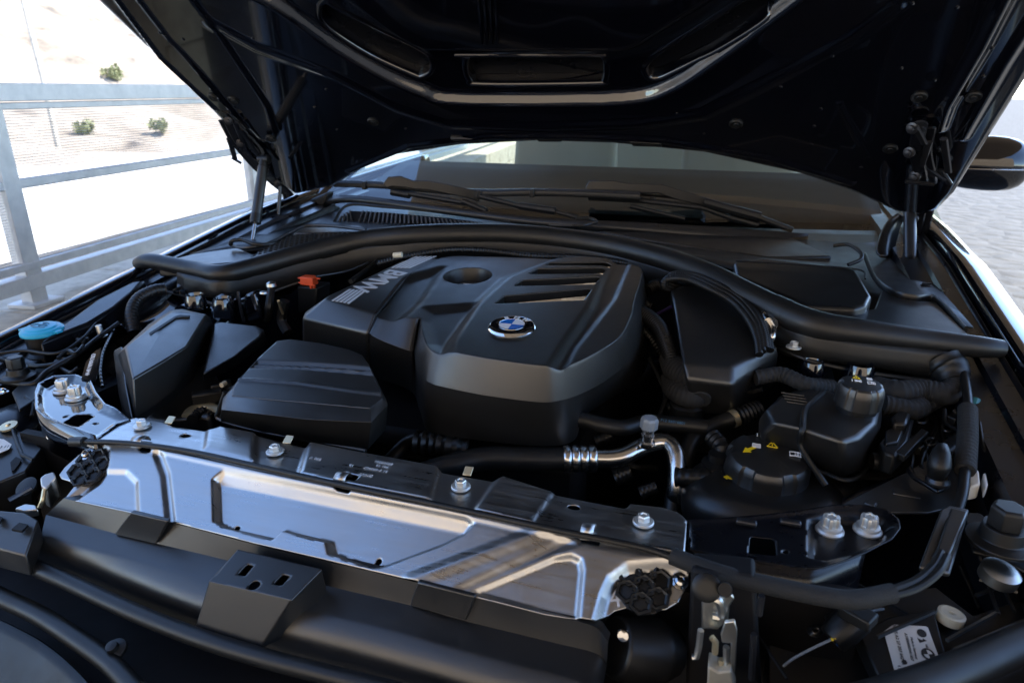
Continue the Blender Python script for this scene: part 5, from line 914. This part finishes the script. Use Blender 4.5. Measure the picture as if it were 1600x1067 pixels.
put('corner_plate', MB().prism([aZ(*p) for p in ((1505, 800, .785), (1530, 800, .785), (1600, 850, .78), (1620, 900, .775), (1560, 870, .775), (1520, 860, .776))], .005), 'plastic_dark', bevel=.002)
gw = put('adjuster_screw', MB().lathe(aZ(1564, 893, .77), [(.018, -.01), (.018, .002), (.014, .004), (.002, .0045)], 26, axis=(.1, -.15, 1)), 'zinc', label='flat silver headlamp adjuster'); 
wp = put('white_grommet', MB().lathe(aZ(1487, 959, .74), [(.0125, -.008), (.0125, .001), (.010, .002), (.008, .001), (.003, .0012), (.0025, -.002), (.0005, -.002)], 26, axis=(.1, .05, 1)), 'cream_plastic', label='round cream plastic grommet beside the paper label')
hr2 = put('headlamp_housing', MB().prism([aZ(*p) for p in ((1200, 975, .70), (1290, 950, .71), (1440, 918, .735), (1462, 915, .737), (1520, 960, .735), (1700, 900, .735), (1700, 1100, .68), (1400, 1130, .66), (1200, 1100, .66))], .05), 'plastic_dark', bevel=.002, label='black ribbed headlamp housing carrying a white printed label')
lq = [(1381, 986), (1396, 975), (1446, 978), (1450, 980), (1468, 1029), (1400, 1054)]
LF = Frame(aZ(1425, 1010, .730), (1, 0, 0), (.05, -.35, 1)); lab = put('paper_label', MB().prism([LF.at(*LF.uv(*p), 0) for p in lq], tuple(-LF.N*.0006)), 'label_white', hr2, label='white printed paper label')
put('label_pad', MB().prism([LF.at(*LF.uv(*p), -.001) for p in ((1340, 985), (1390, 962), (1460, 950), (1482, 1030), (1420, 1075), (1380, 1070))], tuple(-LF.N*.02)), 'plastic_dark', hr2, bevel=.002)
ld = LF.at(*LF.uv(1408, 1028))-LF.at(*LF.uv(1398, 986)); LN = LF.N
def ltext(s, px, py, size, nm='label_print'): text(nm, s, LF.at(*LF.uv(px, py), .0004), ld, LN, size, 'ink', hr2)
ltext('20 US A2 27 207 842 01', 1404, 1006, .0041); ltext('A1000000941307', 1420, 1010, .0038); ltext('Made in Germany', 1428, 1012, .0030); ltext('LED', 1448, 1010, .0026); ltext('E 2996', 1406, 1046, .0030)
for px, py, r, k in ((1440, 989, .0042, 0), (1450, 1022, .0060, 1), (1413, 1034, .0023, 0)):
    c = LF.at(*LF.uv(px, py), .0004); put('label_logo', MB().lathe(c, [(r, 0), (r, .0002)], 24, axis=LN), 'ink', hr2)
    if k:
        for q in (0, 2):
            t = np.linspace(q*math.pi/2+.3, (q+1)*math.pi/2+.3, 8); put('logo_quarter', MB().prism([c+LN*.0004]+[c+LN*.0004+r*.68*(math.cos(a)*LF.U+math.sin(a)*LF.V) for a in t], tuple(-LN*.0001)), 'label_white', hr2)
put('label_logo', MB().prism([LF.at(*LF.uv(*p), .0004) for p in ((1433, 996), (1437, 1004), (1448, 1001), (1442, 997), (1441, 1000))], tuple(-LN*.0002)), 'ink', hr2)
for a, b in (((1370, 995), (1460, 955)), ((1480, 1000), (1560, 955)), ((1490, 1015), (1600, 970)), ((1530, 870), (1560, 960)), ((1545, 868), (1585, 955)), ((1530, 905), (1590, 925)), ((1525, 930), (1600, 900)), ((1290, 965), (1380, 950))):
    put('housing_rib', MB().tube([aZ(*a, .742), aZ(*b, .742)], .0022, 6), 'plastic', hr2)
cn = put('lamp_connector', MB().tube([aZ(1300, 1000, .735), aZ(1318, 982, .745), aZ(1340, 962, .755)], [.014, .0165, .0165], 12, smooth=False), 'plastic_dark', bevel=.002, label='black round electrical plug with a yellow and blue wire')
put('connector_latch', MB().box(aZ(1340, 960, .768), (.03, .02, .012), Matrix.Rotation(-.6, 3, 'Z')), 'plastic_dark', cn, bevel=.002); put('yellow_wire', MB().tube([aZ(1306, 997, .745), aZ(1299, 998, .743)], .0018, 8), 'print_yellow', cn); put('blue_wire', MB().tube([aZ(1313, 1003, .742), aZ(1308, 1006, .739)], .0018, 8), 'badge_blue', cn)
put('grey_wire', MB().tube([aZ(*p) for p in ((1298, 999, .742), (1270, 1012, .735), (1240, 1028, .725), (1224, 1040, .715))], .0013, 8), 'grey_plastic', cn)
# bonnet catch, right
lc = put('bonnet_latch', MB().prism([aY(*p, -.10) for p in ((1098, 908), (1112, 912), (1130, 914), (1148, 935), (1140, 948), (1138, 968), (1122, 984), (1096, 982), (1096, 940))], (0, .004, 0)), 'zinc', bevel=.0015, label='zinc plated bonnet catch mechanism at the right end')
put('latch_emboss', MB().tube([aY(*p, -.103) for p in ((1112, 934), (1124, 940), (1126, 962), (1114, 962))], .004, 8), 'zinc', lc); put('latch_plate', MB().prism([aY(*p, -.11) for p in ((1126, 992), (1132, 972), (1148, 970), (1152, 985), (1150, 1040), (1144, 1075), (1138, 1075), (1142, 1005), (1128, 1004))], (0, .004, 0)), 'zinc', lc, bevel=.001)
for pts, m in (([(1095, 984), (1092, 1010), (1088, 1026), (1082, 1026)], 'zinc'), ([(1112, 995), (1118, 1002), (1117, 1020)], 'gold_zinc'), ([(1135, 1010), (1135, 1045)], 'zinc'), ([(1128, 1030), (1126, 1045)], 'gold_zinc'), ([(1190, 930), (1186, 960)], 'steel_dark'), ([(1178, 990), (1174, 1060)], 'steel_dark')): put('latch_spring', MB().tube([aY(*p, -.11) for p in pts], .003, 8, smooth=False), m, lc)
put('latch_foot', MB().prism([aY(*p, -.12) for p in ((1106, 1040), (1122, 1050), (1142, 1048), (1150, 1085), (1104, 1085))], (0, .02, 0)), 'cream_zinc', lc, bevel=.002); put('latch_screw', MB().lathe(aY(1104, 917, -.106), [(.013, 0), (.013, .003), (.010, .005), (.004, .005)], 20, axis=(0, -1, .5)), 'plastic_dark', lc); put('latch_pin', MB().lathe(aY(1132, 921, -.106), [(.007, 0), (.006, .01)], 14, axis=(0, -1, .8)), 'plastic_dark', lc)
put('catch_column', MB().prism([aY(*p, -.08) for p in ((1080, 890), (1180, 900), (1190, 1090), (1070, 1090))], (0, .03, 0)), 'bay_dark', bevel=.004)
hn = put('signal_horn', MB().tube([aY(958, 1008, -.10), aY(985, 1012, -.09), aY(1030, 1015, -.08), aY(1050, 1016, -.07)], [.030, .034, .032, .024], 24, smooth=False), 'plastic_dark', bevel=.003, label='round black horn below the corner of the panel')
put('horn_screw', MB().lathe(aY(974, 992, -.135), [(.006, 0), (.005, .003), (.001, .004)], 12, axis=(0, -1, .5)), 'chrome_dark', hn)
put('bumper_seal', MB().tube([aZ(*p) for p in ((1100, 1165, .75), (1240, 1128, .75), (1375, 1090, .75), (1470, 1058, .75), (1600, 1004, .75), (1690, 964, .75))], .0165, 16), 'rubber', label='thick black rubber seal crossing in front of the headlamp')
put('bumper_skin', sheet([[aZ(*p) for p in ((1110, 1185, .74), (1300, 1135, .74), (1500, 1070, .74), (1680, 1000, .74))], [aZ(*p) for p in ((1130, 1225, .71), (1320, 1180, .71), (1520, 1115, .71), (1700, 1045, .71))], [aZ(*p) for p in ((1140, 1300, .66), (1340, 1250, .66), (1560, 1190, .66), (1720, 1130, .66))]], 24, 3), 'plastic_dark', solid=.004)
# ---------------------------------------------------------------- door mirror, right
mp_ = aX(1528, 257, 1.02); mr = []
for (x0, wz, wy, dz) in ((-.13, .012, .03, 0), (-.12, .030, .05, .0), (-.06, .047, .075, .004), (.02, .055, .085, .004), (.09, .050, .075, .0), (.115, .034, .05, -.002), (.122, .010, .02, -.004)):
    mr.append([mp_+np.array((x0, wy*math.cos(t)*.9, dz+1.42*wz*math.sin(t))) for t in np.linspace(0, 2*math.pi, 20, endpoint=False)])
mo = put('door_mirror', MB().loft(mr), 'gloss_black', smooth=60, sub=1, label='dark door mirror showing past the raised bonnet')
put('mirror_highlight', MB().tube([mp_+np.array((x, -.079 if abs(x) < .08 else -.066, -.006)) for x in (-.11, -.05, .02, .09, .112)], .0022, 8), 'pipe_alu', mo); put('mirror_foot', MB().tube([mp_+np.array((-.12, .02, -.02)), mp_+np.array((-.22, .05, -.07))], .025, 12), 'gloss_black', mo)  # bright metal strip stands in for the highlight along the mirror

# ---------------------------------------------------------------- small wiring, clips and brackets in the gaps
rw = random.Random(11)
def wire(pts, r, m='rubber', nm='thin_wire', ribs=None): return put(nm, MB().tube([aZ(*p) for p in pts], r, 8, ribs=ribs), m)
for k in range(7):                              # loose wires by the right wing
    x = 1420+k*17; wire(((x, 600+rw.random()*20, .80), (x+rw.uniform(-14, 14), 630+rw.random()*15, .79), (x+rw.uniform(-20, 16), 665+rw.random()*15, .785), (x+rw.uniform(-16, 20), 705+rw.random()*20, .775), (x+rw.uniform(-10, 10), 745, .765)), rw.choice((.0018, .0024, .003)), rw.choice(('rubber', 'plastic_dark', 'rubber')))
for px, py, z in ((1440, 655, .795), (1482, 668, .79), (1548, 680, .79), (1532, 705, .785), (1455, 690, .785), (1398, 600, .825), (1500, 640, .80)):
    put('cable_clip', MB().tube([aZ(px+9*math.cos(t), py+6*math.sin(t), z) for t in np.linspace(0, 5.2, 14)], .002, 6), 'plastic')
for px, py, z, d, m in ((1448, 628, .80, (.022, .014, .014), 'plastic_fine'), (1490, 655, .80, (.014, .02, .012), 'plastic_dark'), (1540, 650, .80, (.012, .02, .016), 'plastic_fine'), (1430, 700, .78, (.018, .012, .012), 'plastic'), (1552, 735, .78, (.012, .025, .012), 'plastic_dark'), (1415, 775, .765, (.03, .014, .01), 'plastic'), (1360, 790, .765, (.012, .012, .01), 'plastic')):
    put('small_connector', MB().box(aZ(px, py, z), d, Matrix.Rotation(rw.uniform(-.8, .8), 3, 'Z')), m, bevel=.0015)
for k in range(6):                              # cables between engine and cross panel
    x = 620+k*62; wire(((x, 700+rw.random()*14, .70), (x+28, 712+rw.random()*10, .705), (x+62, 708+rw.random()*22, .70), (x+96, 722+rw.random()*20, .69)), rw.choice((.003, .004, .0055)), rw.choice(('rubber', 'plastic_dark', 'plastic')), 'bay_cable', (.005, .0008))
for px, py, z, r in ((1000, 770, .70, .010), (960, 745, .70, .014), (1040, 640, .75, .010), (930, 690, .715, .012)):
    put('bay_plug', MB().tube([aZ(px, py, z), aZ(px+26, py-10, z+.01)], [r, r*.8], 12, ribs=(.006, .001)), 'plastic_fine')
for pts in (((880, 640, .77), (915, 630, .78), (940, 615, .79)), ((1030, 650, .76), (1040, 620, .78), (1030, 590, .80), (1015, 560, .82)), ((1150, 600, .80), (1170, 612, .80), (1192, 608, .81))): wire(pts, .004, 'plastic_dark', 'bay_cable', (.005, .0008))
for a, b in (((1180, 930), (1260, 900)), ((1195, 960), (1280, 930)), ((1330, 905), (1420, 960)), ((1500, 885), (1530, 950)), ((1180, 985), (1230, 1060))):
    put('lamp_rib', MB().tube([aZ(*a, .725), aZ(*b, .725)], .0016, 6), 'plastic_dark')
for k in range(5): put('clip_ring', MB().tube([aZ(1275+12*math.cos(t)*(1-.12*k), 985+8*math.sin(t)*(1-.12*k), .725+.002*k) for t in np.linspace(0, 6.2, 20)], .0014, 6), 'plastic')
for pts in (((90, 560, .812), (105, 548, .818), (118, 552, .816), (130, 540, .82)), ((40, 620, .79), (52, 632, .785), (50, 650, .775)), ((95, 575, .80), (110, 582, .80), (122, 575, .805))): wire(pts, .003, 'plastic_dark', 'bay_cable')
for px, py, z in ((112, 545, .812), (128, 528, .82), (95, 562, .806), (140, 512, .825)): put('shelf_boss', MB().lathe(aZ(px, py, z), [(.011, -.006), (.010, 0), (.006, .002), (.004, -.002), (.0005, -.002)], 16), 'plastic_dark')
